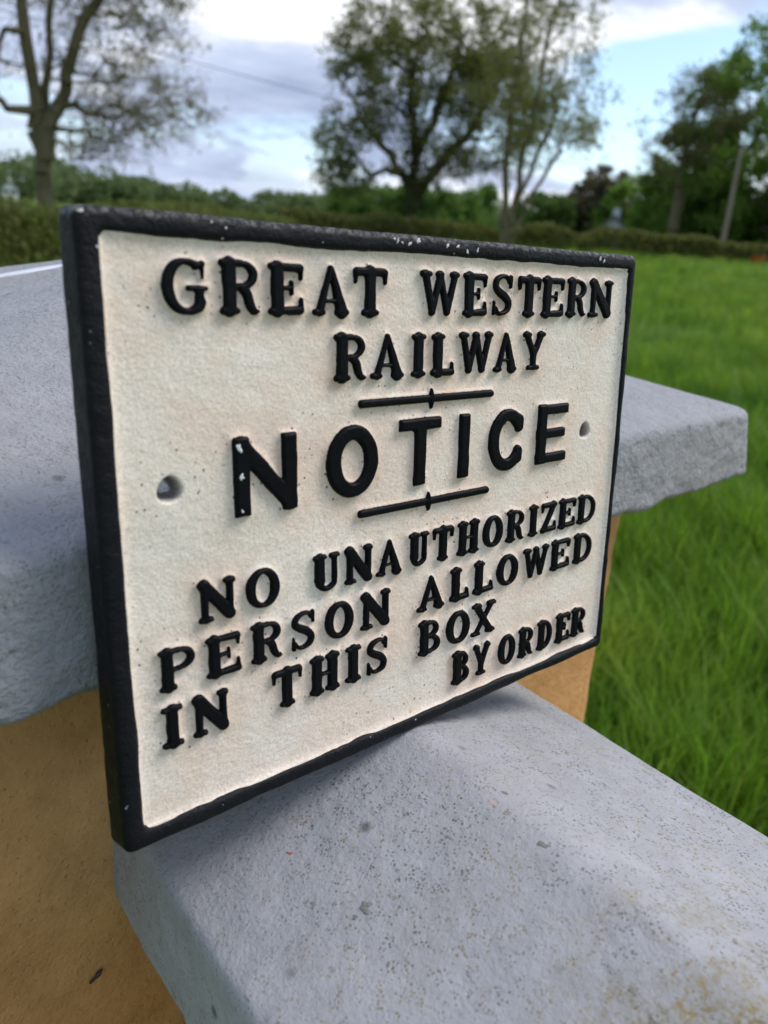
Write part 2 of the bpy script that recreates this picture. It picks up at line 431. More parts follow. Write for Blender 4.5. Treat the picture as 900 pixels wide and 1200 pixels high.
for nm, px, py, rx, ry, rz, M_ in (('red_fleck', 339, 1000, 0.0014, 0.0006, 0.5, M_RED), ('orange_fleck', 573, 936, 0.0040, 0.0006, -0.25, M_ORF),
                                   ('lichen_spot', 428, 1063, 0.0022, 0.0018, 0.2, M_LICH), ('lichen_spot', 416, 1075, 0.0010, 0.0008, 1.2, M_LICH),
                                   ('lichen_spot', 637, 990, 0.0024, 0.0011, 0.4, M_LICH), ('lichen_spot', 592, 929, 0.0012, 0.0009, 0.4, M_LICH),
                                   ('lichen_spot', 695, 1130, 0.0011, 0.0009, 0.4, M_LICH), ('lichen_spot', 322, 982, 0.0012, 0.0009, 0.9, M_LICH)):
    p = on_coping(px, py); bV, bF = blob(rx, ry, 0.00010, int(px))
    o = obj(nm, mesh(nm, bV, bF, M_), wall); o.location = Vector(p)-wall.location
    e = 0.004
    nz = Vector((-(coping_z(p[0]+e, p[1])-coping_z(p[0]-e, p[1]))/(2*e), 0, 1)).normalized()
    o.rotation_euler = (nz.to_track_quat('Z', 'Y').to_matrix() @ Matrix.Rotation(rz, 3, 'Z')).to_euler()
# dark husk stuck to the ochre render
d = pix(112, 1142); nrm = np.array([-SY, CY, 0]); t = (0.502-0.240)/(d @ nrm); p = EYE+d*t-nrm*0.0012
Vh, Fh = [], []
for i in range(13):
    u = i/12*2-1; rr_ = 0.00105*math.sqrt(max(0, 1-u*u))*(1+0.25*math.sin(5*u))
    for j in range(10):
        a = 2*math.pi*j/10; Vh.append((u*0.0040, math.cos(a)*rr_*0.8, math.sin(a)*rr_+0.0006*u*u))
for i in range(12):
    for j in range(10): Fh.append((i*10+j, (i+1)*10+j, (i+1)*10+(j+1) % 10, i*10+(j+1) % 10))
s = NT('dark_husk'); Mh = s.fin(s.mix(s.noise(900, 3), (0.02, 0.012, 0.01), (0.06, 0.035, 0.03)), 0.5)
o = obj('seed_husk', mesh('seed_husk', Vh, Fh, Mh), None, p); o.rotation_euler = (0, R(-34), R(3.6))
tag(o, 'tiny dark seed husk stuck to the ochre pier at lower left', 'husk')


# thin raised streak of bright white on the cap's far slope
def cap_z(x, y):
    ex, ey = x*CY+y*SY, -x*SY+y*CY
    return Z0-0.0897+0.078*(1-max(abs(ex-CEN[0])/0.302, abs(ey-CEN[1])/0.282))
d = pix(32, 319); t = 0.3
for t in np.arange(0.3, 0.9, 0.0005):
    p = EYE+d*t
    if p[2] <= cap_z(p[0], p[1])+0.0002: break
s = NT('bright_white'); M_WHITE = s.fin(s.mix(s.noise(60), (0.60, 0.61, 0.64), (0.78, 0.79, 0.81)), 0.35)
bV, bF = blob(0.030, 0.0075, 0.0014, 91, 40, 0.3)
o = obj('white_patch', mesh('white_patch', bV, bF, M_WHITE), pier); o.location = Vector(p)-pier.location
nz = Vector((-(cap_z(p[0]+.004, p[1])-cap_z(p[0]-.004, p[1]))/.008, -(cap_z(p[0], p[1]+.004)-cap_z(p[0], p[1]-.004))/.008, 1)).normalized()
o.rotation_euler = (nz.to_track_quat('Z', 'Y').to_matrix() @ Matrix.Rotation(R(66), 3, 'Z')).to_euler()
o['label'] = 'bright white patch on the cap top'

# ------------------------------------------------------------------ cast-iron sign
TILT = 0.0953; SW, SH = 0.240, 0.1797
BL = np.array([0.0784, 0.1923, -0.1807])+EYE
ux = Vector((1, 0, 0)); uy = Vector((0, math.sin(TILT), math.cos(TILT))); uw = ux.cross(uy)
BB = 0.0051                                         # bottom bar height
base = Vector(BL)+ux*(SW/2)-uy*BB
sign = bpy.data.objects.new('cast_sign', None); COL.objects.link(sign); sign.empty_display_size = 0.05
mm = Matrix.Identity(4)
for i in range(3): mm[i][0] = ux[i]; mm[i][1] = uy[i]; mm[i][2] = uw[i]; mm[i][3] = base[i]
sign.matrix_world = mm
tag(sign, 'cream cast-iron railway notice with raised black letters and black border, leaning on the pier', 'sign')
OX, OY = -SW/2, BB                                  # sign-local position of the inner lower-left corner
FLOOR = -0.0022

# --- glyphs: strokes with varying half-width, unit cap height
def seg(a, b, ra, rb=None): return ('p', np.array([a, b], float), np.array([ra, ra if rb is None else rb], float))
def path(pts, rad): return ('p', np.array(pts, float), np.array(rad, float))
def box(x0, y0, x1, y1): return ('b', x0, y0, x1, y1)
def ell(cx, cy, rx, ry, a0, a1, thick, thin, n=26, rx_=None):
    A = np.radians(np.linspace(a0, a1, n))
    return path(np.c_[cx+rx*np.cos(A), cy+ry*np.sin(A)], thin+(thick-thin)*np.abs(np.cos(A))**1.3)
def crom(pts, rad, n=8):
    p = np.array(pts, float); r = np.array(rad, float); p = np.vstack([2*p[0]-p[1], p, 2*p[-1]-p[-2]]); r = np.r_[r[0], r, r[-1]]
    o, q = [], []
    for i in range(1, len(p)-2):
        for t in np.linspace(0, 1, n, endpoint=False):
            o.append(0.5*((2*p[i])+(-p[i-1]+p[i+1])*t+(2*p[i-1]-5*p[i]+4*p[i+1]-p[i+2])*t*t+(-p[i-1]+3*p[i]-3*p[i+1]+p[i+2])*t**3)); q.append(r[i]*(1-t)+r[i+1]*t)
    o.append(p[-2]); q.append(r[-2]); return path(o, q)
def glyph(c, w):
    S, T, H = 0.150, 0.098, 0.077                    # thick stem, thin stroke, serif half-widths
    def sf(x0, x1, y): return seg((x0+H, y), (x1-H, y), H)
    lo, hi = H, 1-H
    sx = 0.07+S
    if c == 'I': return [seg((w/2, .1), (w/2, .9), S), sf(0.0, w, lo), sf(0.0, w, hi)]
    if c == 'L': return [seg((sx, .1), (sx, .9), S), sf(0, sx*2, hi), seg((H, T), (w-.08, T), T), seg((w-.06, .09), (w-.065, .30), .075, .05)]
    if c == 'E': return [seg((sx, .1), (sx, .9), S), seg((H, lo), (w-.09, T), H, T), seg((H, hi), (w-.09, 1-T), H, T),
                         seg((w-.065, .90), (w-.06, .70), .075, .045), seg((w-.06, .10), (w-.055, .32), .08, .045),
                         seg((sx, .52), (w*.62, .52), .055), seg((w*.66, .42), (w*.66, .63), .05)]
    if c == 'T': return [seg((w/2, .1), (w/2, .9), S), seg((.10, 1-T), (w-.10, 1-T), T), seg((.065, .89), (.06, .68), .075, .045), seg((w-.065, .89), (w-.06, .68), .075, .045), sf(w*.24, w*.76, lo)]
    if c == 'H': return [seg((sx, .1), (sx, .9), S), seg((w-sx, .1), (w-sx, .9), S), seg((sx, .51), (w-sx, .51), .055), sf(0, sx*2, lo), sf(0, sx*2, hi), sf(w-sx*2, w, lo), sf(w-sx*2, w, hi)]
    if c == 'A': return [seg((w*.20, .08), (w*.49, .93), T, .065), seg((w*.80, .08), (w*.50, .93), S, .075), seg((w*.28, .30), (w*.72, .30), .052), sf(0, w*.36, lo), sf(w*.60, w, lo)]
    if c == 'N': return [seg((w*.19, .08), (w*.19, .9), T), seg((w*.18, .9), (w*.82, .12), S*1.05, S*1.05), seg((w*.84, .1), (w*.84, .92), T), sf(0, w*.42, lo), seg((H, hi), (w*.26, hi), H), sf(w*.66, w, hi)]
    if c == 'W': return [seg((w*.14, .92), (w*.31, .10), .10), seg((w*.31, .10), (w*.50, .90), T), seg((w*.50, .92), (w*.69, .10), .10), seg((w*.69, .10), (w*.88, .92), T), sf(0, w*.30, hi), sf(w*.38, w*.60, hi), sf(w*.74, w, hi)]
    if c == 'Y': return [seg((w*.18, .93), (w*.50, .42), .10), seg((w*.82, .93), (w*.52, .42), T), seg((w*.5, .45), (w*.5, .1), .105), sf(0, w*.38, hi), sf(w*.64, w, hi), sf(w*.22, w*.78, lo)]
    if c == 'X': return [seg((w*.20, .92), (w*.80, .08), .115), seg((w*.82, .92), (w*.18, .08), .075), sf(0, w*.40, hi), sf(w*.62, w, hi), sf(0, w*.38, lo), sf(w*.60, w, lo)]
    if c == 'Z': return [seg((.08, 1-T), (w-.1, 1-T), T), seg((.1, T), (w-.08, T), T), seg((w*.82, .92), (w*.18, .08), .11), seg((.06, .9), (.055, .70), .07, .045), seg((w-.06, .1), (w-.055, .32), .07, .045)]
    if c == 'O': return [ell(w/2, .5, w/2-.132, .5-.078, 0, 360, .138, .078, 40)]
    if c == 'D': return [seg((sx, .1), (sx, .9), S), seg((H, hi), (w*.5, hi), H), seg((H, lo), (w*.5, lo), H), ell(w*.46, .5, w*.54-.112, .5-H, -90, 90, .115, H)]
    if c == 'P': return [seg((sx, .1), (sx, .9), S), sf(0, sx*2, lo), seg((H, hi), (w*.55, hi), H), ell(w*.54, .715, w*.46-.105, .285-H, -90, 90, .108, .055), seg((sx, .488), (w*.54, .488), .052)]
    if c == 'R': return [seg((sx, .1), (sx, .9), S), sf(0, sx*2, lo), seg((H, hi), (w*.52, hi), H), ell(w*.52, .72, w*.44-.105, .28-H, -90, 90, .106, .055), seg((sx, .50), (w*.52, .50), .052),
                         crom([(w*.50, .50), (w*.66, .40), (w*.74, .20), (w*.84, .075), (w-.055, .07)], [.08, .11, .105, .085, .05])]
    if c == 'B': return [seg((sx, .1), (sx, .9), S), seg((H, hi), (w*.5, hi), H), seg((H, lo), (w*.5, lo), H), ell(w*.50, .735, w*.42-.095, .265-H, -90, 90, .098, .055),
                         ell(w*.50, .285, w*.50-.105, .285-H, -90, 90, .108, .055), seg((sx, .53), (w*.5, .53), .05)]
    if c == 'U': return [seg((sx, .32), (sx, .9), S), seg((w-.17, .32), (w-.17, .9), .085), crom([(sx, .34), (sx+.02, .18), (w*.5, .075), (w-.19, .18), (w-.17, .34)], [S, .11, .075, .082, .085], 10), sf(0, sx*2, hi), sf(w-.34, w, hi)]
    if c == 'S': return [crom([(w-.13, .80), (w*.72, .915), (w*.46, .93), (w*.20, .84), (w*.17, .68), (w*.38, .56), (w*.64, .46), (w*.82, .32), (w*.76, .15), (w*.52, .07), (w*.30, .085), (.13, .21)],
                              [.05, .06, .065, .09, .105, .115, .115, .105, .09, .065, .06, .05], 8), seg((w-.075, .93), (w-.07, .68), .06, .045), seg((.075, .07), (.07, .34), .06, .045)]
    if c == 'G': return [ell(w*.52, .5, w*.52-.125, .5-.068, 58, 322, .128, .068, 40), seg((w*.80, .88), (w*.885, .90), .07, .05), seg((w-.13, .91), (w-.125, .66), .06, .045),
                         seg((w-.19, .18), (w-.19, .44), .105), seg((w*.56, .475), (w-.06, .475), .06), seg((w*.60, .06), (w-.2, .13), .066, .09)]
    q = 0.118                                       # plain capitals of the middle line
    if c == 'n': return [box(0, 0, 2*q, 1), box(w-2*q, 0, w, 1), seg((q*1.02, .89), (w-q*1.02, .11), q)]
    if c == 'o': return [ell(w/2, .5, w/2-.122, .5-.108, 0, 360, .122, .108, 44)]
    if c == 't': return [box(w/2-q, 0, w/2+q, 1), box(0, 1-.19, w, 1)]
    if c == 'i': return [box(0.015, 0, w-0.015, 1)]
    if c == 'c': return [ell(w*.53, .5, w*.53-.112, .5-.10, 48, 312, .120, .106, 44), seg((w*.86, .80), (w-.112, .70), .108, .108), seg((w*.86, .20), (w-.112, .30), .108, .108)]
    if c == 'e': return [box(0, 0, 2*q, 1), box(0, 1-.185, w, 1), box(0, .42, w*.92, .595), box(0, 0, w, .185)]
    if c == 'r': return [seg((.03, .5), (w-.03, .5), .5)]
def smin(a, b, k):
    h = np.clip(0.5+0.5*(b-a)/k, 0, 1); return b*(1-h)+a*h-k*h*(1-h)
def sdf(prims, X, Y, k=0.035):
    D = None
    for pr_ in prims:
        if pr_[0] == 'p':
            p, r = pr_[1], pr_[2]; d = np.full(X.shape, 9.0)
            for i in range(len(p)-1):
                ax, ay = p[i]; bx_, by = p[i+1]; ex, ey = bx_-ax, by-ay; L2 = ex*ex+ey*ey+1e-12
                t = np.clip(((X-ax)*ex+(Y-ay)*ey)/L2, 0, 1)
                d = np.minimum(d, np.hypot(X-ax-t*ex, Y-ay-t*ey)-(r[i]+(r[i+1]-r[i])*t))
        else:
            _, x0, y0, x1, y1 = pr_; rr_ = 0.03
            qx = np.abs(X-(x0+x1)/2)-(x1-x0)/2+rr_; qy = np.abs(Y-(y0+y1)/2)-(y1-y0)/2+rr_
            d = np.hypot(np.maximum(qx, 0), np.maximum(qy, 0))+np.minimum(np.maximum(qx, qy), 0)-rr_
        D = d if D is None else smin(D, d, k)
    return D
def relief(D, X, Y, unit, top, bev):
    """marching squares on the stroke field: rounded raised shape, in metres"""
    ny, nx_ = D.shape
    d = -D*unit
    h = np.clip(d/bev, 0, 1); Zf = top*np.sqrt(np.clip(1-(1-h)**2, 0, 1))
    vid = {}; V = []; F = []
    def vin(j, i):
        key = (j, i)
        if key not in vid: vid[key] = len(V); V.append((X[j, i]*unit, Y[j, i]*unit, Zf[j, i]))
        return vid[key]
    def vcr(j0, i0, j1, i1):
        if (j1, i1) < (j0, i0): j0, i0, j1, i1 = j1, i1, j0, i0
        key = (j0, i0, j1, i1)
        if key not in vid:
            t = D[j0, i0]/(D[j0, i0]-D[j1, i1]); vid[key] = len(V)
            V.append(((X[j0, i0]+(X[j1, i1]-X[j0, i0])*t)*unit, (Y[j0, i0]+(Y[j1, i1]-Y[j0, i0])*t)*unit, -0.0004))
        return vid[key]
    ins = D < 0
    any_ = ins[:-1, :-1] | ins[1:, :-1] | ins[:-1, 1:] | ins[1:, 1:]
    for j, i in zip(*np.nonzero(any_)):
        cs = ((j, i), (j, i+1), (j+1, i+1), (j+1, i)); f = []
        for a in range(4):
            p, q = cs[a], cs[(a+1) % 4]
            if ins[p]: f.append(vin(*p))
            if ins[p] != ins[q]: f.append(vcr(*p, *q))
        if len(f) >= 3: F.append(f)
    return V, F

ROWS = [(158.8, 15.9, "G 16.1 30.8|R 33.9 47.7|E 50.4 63.4|A 66.5 81.5|T 83.0 97.6|W 112.6 132.2|E 134.1 147.0|S 150.2 161.7|T 165.1 178.7|E 179.7 193.9|R 195.9 209.7|N 211.4 228.6"),
        (137.3, 15.7, "R 75.1 88.9|A 90.5 105.9|I 109.2 116.4|L 119.0 130.7|W 132.9 151.8|A 152.7 166.4|Y 169.6 183.8"),
        (96.7, 25.7, "n 36.4 60.1|o 71.7 94.5|t 104.1 125.3|i 134.6 141.3|c 152.2 173.0|e 182.4 202.7"),
        (64.3, 14.0, "N 22.3 35.9|O 39.4 52.4|U 65.8 77.6|N 79.7 92.5|A 94.3 106.9|U 110.1 120.8|T 122.8 134.2|H 136.5 149.4|O 151.5 163.7|R 165.9 177.7|I 180.5 187.0|Z 189.1 199.8|E 201.5 213.8|D 215.7 229.3"),
        (44.7, 14.4, "P 8.1 20.7|E 24.2 36.8|R 40.6 53.0|S 56.6 66.7|O 70.9 83.8|N 87.0 101.5|A 115.3 130.4|L 133.6 144.3|L 147.3 159.1|O 161.8 175.2|W 178.5 196.3|E 197.9 211.8|D 215.0 228.9"),
        (25.3, 14.7, "I 8.0 15.6|N 18.4 31.8|T 48.3 60.9|H 64.0 77.5|I 80.2 87.5|S 90.2 100.5|B 116.6 128.7|O 132.3 145.9|X 147.1 162.0"),
        (6.3, 14.7, "B 136.4 146.8|Y 149.0 159.7|O 165.4 176.6|R 178.5 189.3|D 191.9 202.9|E 205.7 216.5|R 217.6 229.2")]
PG = 0.0005
gx = np.arange(-0.004, SW+0.0041, PG); gy = np.arange(-0.004, SH+0.0041, PG)
PX, PY = np.meshgrid(gx, gy)
LD = np.full(PX.shape, 0.05)                        # distance to the nearest raised letter, metres
letters = []
def add_relief(name, prims, u0, v0, unit, w, top, bev, parent=sign, k=0.035, res=46, rot=0.0):
    pad = 0.06; st = 1.0/res
    X, Y = np.meshgrid(np.arange(-pad, w+pad+st, st), np.arange(-pad, 1+pad+st, st))
    wob = 0.010*fbm(np.c_[X.ravel()*5+u0*991, Y.ravel()*5+v0*773, X.ravel()*0], 2).reshape(X.shape)
    D = sdf(prims, X, Y, k)+wob
    V, F = relief(D, X, Y, unit, top, bev)
    o = obj(name, mesh(name, V, F, M_LETTER), parent)
    o.location = (OX+u0, OY+v0, FLOOR)
    m_ = 0.008
    i0, i1 = np.searchsorted(gx, (u0-m_, u0+w*unit+m_)); j0, j1 = np.searchsorted(gy, (v0-m_, v0+unit+m_))
    sub = sdf(prims, (PX[j0:j1, i0:i1]-u0)/unit, (PY[j0:j1, i0:i1]-v0)/unit, k)*unit
    LD[j0:j1, i0:i1] = np.minimum(LD[j0:j1, i0:i1], sub)
    return o
rj = np.random.default_rng(3)
N_LETTER = None
for v0, hh, txt in ROWS:
    for it in txt.split('|'):
        c, l, r_ = it.split(); l = float(l)/1e3; r_ = float(r_)/1e3
        h_ = hh*(1+rj.uniform(-0.012, 0.012))/1e3; vv = v0/1e3+rj.uniform(-0.0002, 0.0002)
        w = (r_-l)/h_
        big = c.islower()
        o = add_relief('letter', glyph(c, w), l, vv, h_, w, 0.0026 if big else 0.0024, 0.0012 if big else 0.0010, res=60 if big else 46)
        if c == 'n': N_LETTER = o
# two rules with a lozenge in the middle
for vy in (129.3, 90.0):
    u_ = 0.0039; L_ = 0.0690
    rule = add_relief('rule', [seg((.5, .5), (L_/u_-.5, .5), .44)], 0.0851, vy/1e3-u_/2, u_, L_/u_, 0.0023, 0.0011, k=0.03, res=10)
    q = 0.0092
    o = add_relief('lozenge', [seg((.24, .5), (.24, .88), .20, .06), seg((.24, .5), (.24, .12), .20, .06)], 0.1197-.24*q, vy/1e3-q/2, q, .48, 0.0026, 0.0011, k=0.05, res=28)
    o.parent = rule; o.location = Vector(o.location)-Vector(rule.location)

# cream panel: recessed ground with fillets up to letters and border, dents and two screw holes
ex_ = np.minimum(np.minimum(PX, SW-PX), np.minimum(PY, SH-PY))
Zp = np.full(PX.shape, FLOOR)
Q3 = np.c_[PX.ravel(), PY.ravel(), PX.ravel()*0]
Zp += 0.00035*fbm(Q3*38, 3).reshape(PX.shape)+0.00010*fbm(Q3*160, 3).reshape(PX.shape)
side_gain = np.where(PX > SW-0.012, 1.0, 0.8)
Zp += side_gain*0.0017*np.exp(-np.clip(ex_, 0, 1)/0.0013)
ld = np.clip(LD, 0, 1)
Zp += 0.00045*np.exp(-ld/0.0006)+0.00045*np.exp(-ld/0.0021)
Zp = np.where(ex_ < -0.0005, FLOOR-0.0006, Zp)
hole_in = np.zeros(PX.shape, bool); hmask = np.zeros(PX.shape)
for hx_, hy_, hr_ in ((0.0159, 0.1085, 0.0035), (0.2182, 0.1085, 0.0031)):
    rr_ = np.hypot(PX-hx_, PY-hy_)*(1+0.06*np.sin(3*np.arctan2(PY-hy_, PX-hx_)))
    Zp = np.where(rr_ < hr_+0.0008, Zp-0.0045*np.clip((hr_+0.0004-rr_)/0.0007, 0, 1)-0.0003*np.exp(-np.clip(rr_-hr_, 0, 1)/0.0012), Zp)
    hole_in |= rr_ < hr_-0.0014; hmask = np.maximum(hmask, np.clip((hr_+0.0005-rr_)/0.0005, 0, 1))
near = np.exp(-ld/0.0022)
V = np.c_[(PX+OX).ravel(), (PY+OY).ravel(), Zp.ravel()]
I = np.arange(PX.size).reshape(PX.shape)
keep = ~(hole_in[:-1, :-1] & hole_in[1:, 1:])
Q = np.stack([I[:-1, :-1], I[:-1, 1:], I[1:, 1:], I[1:, :-1]], -1)[keep]
panel = obj('panel', mesh('panel', V, Q, M_CREAM, attrs={'near': near.ravel(), 'halo': np.exp(-ld/0.006).ravel(), 'hole': hmask.ravel()}), sign)

# black border: rounded bar swept round the panel, deeper behind than in front
bl, bt, br_, bb = 0.0066, 0.0062, 0.0036, 0.0046
def fring(f, w, rad):
    x0, x1, y0, y1 = -bl*f, SW+br_*f, -bb*f, SH+bt*f; y0l = -0.0062*f        # the bottom bar widens to the left
    pts = []
    def side(p, q, n):
        for i in range(n): t = i/n; pts.append((p[0]+(q[0]-p[0])*t, p[1]+(q[1]-p[1])*t))
    def arc(cx_, cy_, a0):
        for i in range(8): a = a0+math.pi/2*i/8; pts.append((cx_+rad*math.cos(a), cy_+rad*math.sin(a)))
    side((x0+rad, y0l), (x1-rad, y0), 240); arc(x1-rad, y0+rad, -math.pi/2)
    side((x1, y0+rad), (x1, y1-rad), 180); arc(x1-rad, y1-rad, 0)
    side((x1-rad, y1), (x0+rad, y1), 240); arc(x0+rad, y1-rad, math.pi/2)
    side((x0, y1-rad), (x0, y0l+rad), 180); arc(x0+rad, y0l+rad, math.pi)
    p = np.array(pts); return np.c_[p[:, 0]+OX, p[:, 1]+OY, np.full(len(p), w)]
fp = [(-0.10, -0.0020, 0.00182), (0.0, -0.0009, 0.00196), (0.06, -0.0003, 0.00203), (0.16, 0.00015, 0.00210), (0.35, 0.0003, 0.00224), (0.6, 0.0003, 0.00252), (0.8, 0.0001, 0.00280),
      (0.92, -0.0004, 0.00294), (0.985, -0.0011, 0.00308), (1.0, -0.0020, 0.00322), (1.03, -0.0040, 0.00322), (1.07, -0.0065, 0.00322), (1.10, -0.0090, 0.00322), (1.08, -0.0100, 0.00322), (0.9, -0.0104, 0.00280), (0.3, -0.0104, 0.00280), (0.1, -0.0085, 0.00210), (-0.3, -0.0045, 0.00210)]
rings = [fring(*q) for q in fp]
V, Q, n, k = loft(rings); N = normals(V, Q)
if N[4*n+100, 2] < 0: Q = Q[:, ::-1]; N = -N
V = V+N*(0.00028*fbm(V*130, 3)+0.00035*fbm(V*30, 2))[:, None]
inner = np.zeros(len(V)); inner[:3*n] = 1; inner[3*n:4*n] = .5
V[:, :2] += (inner*0.00050)[:, None]*np.c_[fbm(np.c_[V[:, 0]*55, V[:, 1]*55, V[:, 0]*0+2], 3), fbm(np.c_[V[:, 0]*55, V[:, 1]*55, V[:, 0]*0+9], 3)]
wear = np.zeros(len(V)); wear[6*n:12*n] = 1; wear *= np.clip((V[:, 1]-OY-SH-0.0035)/0.0012, 0, 1)
frame = obj('frame', mesh('frame', V, Q, M_FRAME, attrs={'wear': wear}), sign)
# chips where the black paint is gone
def chip(parent, u, v, w, rx, ry, rz, seed):
    bV, bF = blob(rx, ry, 0.00022, seed, 18); o = obj('paint_chip', mesh('paint_chip', bV, bF, M_CHIP), parent)
    o.location = Vector((OX+u, OY+v, w))-(Vector(parent.location) if parent is not sign else Vector((0, 0, 0))); o.rotation_euler = (0, 0, rz); return o
for u, v, rx, ry in ((0.0381, 0.1191, .0008, .0015), (0.0386, 0.1100, .0008, .0010), (0.0385, 0.0990, .0004, .0006)):
    chip(N_LETTER, u, v, 0.00045, rx, ry, 0.2, int(v*9999))
rj = np.random.default_rng(12)
for u in (0.100, 0.1015, 0.104, 0.1065, 0.110, 0.1235, 0.129, 0.134, 0.140, 0.2155, 0.218):
    chip(sign, u+rj.uniform(-.001, .001), SH+0.0032+rj.uniform(-.0012, .0012), 0.0003, rj.uniform(.0003, .0010), rj.uniform(.0004, .0009), rj.uniform(0, 3), int(u*9999))
chip(sign, -0.0045, SH+0.0045, 0.0000, .0010, .0004, 0.1, 5)
chip(sign, -0.0010, SH-0.0040, 0.0003, .0004, .0004, 0.1, 6)

# ------------------------------------------------------------------ ground
s = NT('meadow_ground')
g1 = s.noise(0.35, 5, 0.6); g2 = s.noise(3.0, 5, 0.65)
col = s.mix(s.ramp(g1, [(0.35, 0.0), (0.65, 1.0)]), (0.100, 0.175, 0.022), (0.150, 0.230, 0.040))
col = s.mix(s.ramp(g2, [(0.35, 0.6), (0.6, 0.0)]), col, (0.045, 0.105, 0.012))
far = s.n('ShaderNodeVectorMath', operation='LENGTH'); s.l(s.co, far.inputs[0])
M_GROUND = s.fin(col, 0.9, s.bump(s.noise(9, 5, 0.6), 0.08, 0.5), 0.15)
rad = np.concatenate([[0.02], np.geomspace(0.25, 1500, 110)]); th_ = np.linspace(0, 2*math.pi, 145)[:-1]
RR, TT = np.meshgrid(rad, th_, indexing='ij'); X, Y = RR*np.sin(TT), RR*np.cos(TT)
Z = ground_z(X, Y)+0.05*np.clip(RR/6, 0, 1)*fbm(np.c_[X.ravel()*0.35, Y.ravel()*0.35, X.ravel()*0], 3).reshape(X.shape)
V = np.c_[X.ravel(), Y.ravel(), Z.ravel()]; I = np.arange(X.size).reshape(X.shape); J = np.roll(I, -1, axis=1)
Q = np.stack([I[:-1], I[1:], J[1:], J[:-1]], -1).reshape(-1, 4)
ground = obj('ground', mesh('ground', V, Q, M_GROUND)); ground['kind'] = 'structure'

# ------------------------------------------------------------------ grass (instanced tufts)
def leaf_mat(name, c0, c1, c2=None, trans=0.35, rough=0.6, patchy=False):
    s = NT(name)
    geo = s.n('ShaderNodeNewGeometry'); rnd = geo.outputs['Random Per Island']
    oi = s.n('ShaderNodeObjectInfo').outputs['Random']
    st = [(0.0, c0), (0.6, c1)]+([(1.0, c2)] if c2 else [])
    col = s.ramp(rnd, st)
    if patchy:                                     # yellower and darker drifts across the field
        for sc_, th0, cc in ((0.55, 0.52, (0.29, 0.37, 0.04)), (1.3, 0.54, (0.055, 0.150, 0.012)), (0.23, 0.52, (0.20, 0.31, 0.06))):
            q = s.n('ShaderNodeTexNoise'); q.inputs['Scale'].default_value = sc_; q.inputs['Detail'].default_value = 4; s.l(geo.outputs['Position'], q.inputs['Vector'])
            col = s.mix(s.ramp(q.outputs['Fac'], [(th0, 0.0), (th0+0.09, 0.9)]), col, cc)
    hs = s.n('ShaderNodeHueSaturation'); s.l(col, hs.inputs['Color'])
    s.l(s.math('ADD', s.math('MULTIPLY', oi, 0.5), 0.75), hs.inputs['Value'])
    s.fin(hs.outputs[0], rough, None, 0.25)
    tr = s.n('ShaderNodeBsdfTranslucent'); s.l(hs.outputs[0], tr.inputs[0])
    mx = s.n('ShaderNodeMixShader'); mx.inputs[0].default_value = trans
    s.l(s.b.outputs[0], mx.inputs[1]); s.l(tr.outputs[0], mx.inputs[2]); s.l(mx.outputs[0], s.out.inputs[0])
    return s.M
M_GRASS = leaf_mat('grass_blade', (0.105, 0.215, 0.012), (0.160, 0.305, 0.020), (0.25, 0.36, 0.045), 0.5, 0.5, True)
def tuft(seed, n=16, h=0.22):
    r_ = np.random.default_rng(seed); V, F = [], []
    for i in range(n):
        a = r_.uniform(0, 6.28); rr_ = abs(r_.normal(0, 0.035)); lean = r_.uniform(0.1, 0.75); az = r_.uniform(0, 6.28); hh = h*r_.uniform(0.5, 1.15); w = r_.uniform(0.0022, 0.0042)
        bx_, by = rr_*math.cos(a), rr_*math.sin(a); px_, py_ = -math.sin(az)*w, math.cos(az)*w; b0 = len(V)
        for j in range(4):
            t = j/3; out = lean*hh*t*t; z = hh*t*(1-0.28*lean*t); ww = (1-t)**0.7+0.04
            V += [(bx_+math.cos(az)*out-px_*ww, by+math.sin(az)*out-py_*ww, z), (bx_+math.cos(az)*out+px_*ww, by+math.sin(az)*out+py_*ww, z)]
        for j in range(3): q = b0+2*j; F.append((q, q+1, q+3, q+2))
    return V, F
tcol = bpy.data.collections.new('grass_tufts')
for i in range(5):
    V, F = tuft(40+i); o = bpy.data.objects.new('grass_tuft', mesh('grass_tuft', V, F, M_GRASS)); tcol.objects.link(o)
pts, scl = [], []
def ring_pts(r0, r1, dens, s0, s1):
    az0, az1 = R(-25), R(115); n = int(dens*(az1-az0)/2*(r1*r1-r0*r0))
    r_ = np.sqrt(rng.uniform(r0*r0, r1*r1, n)); a = rng.uniform(az0, az1, n); x, y = r_*np.sin(a), r_*np.cos(a)
    clump = fbm(np.c_[x*0.9, y*0.9, x*0], 3); keep = rng.uniform(-1, 1, n) < clump*0.8+0.75
    px_, py_ = x*CY+y*SY, -x*SY+y*CY
    keep &= ~((np.abs(px_-CEN[0]) < 0.335) & (np.abs(py_-CEN[1]) < 0.325)); keep &= ~((x > 0.10) & (x < 0.31) & (y < 0.3))
    x, y = x[keep], y[keep]
    pts.append(np.c_[x, y, ground_z(x, y)-0.01]); scl.append(rng.uniform(s0, s1, len(x))*(1+0.35*fbm(np.c_[x*1.6, y*1.6, x*0+5], 2)))
ring_pts(0.35, 4.5, 480, 0.75, 1.6); ring_pts(4.5, 12, 130, 0.9, 1.8); ring_pts(12, 32, 26, 1.2, 2.2); ring_pts(32, 60, 6, 1.8, 3.2)
pts = np.concatenate(pts); scl = np.concatenate(scl)
gme = bpy.data.meshes.new('meadow_grass'); gme.vertices.add(len(pts)); gme.vertices.foreach_set('co', pts.astype(np.float32).ravel())
at = gme.attributes.new('scl', 'FLOAT', 'POINT'); at.data.foreach_set('value', scl.astype(np.float32))
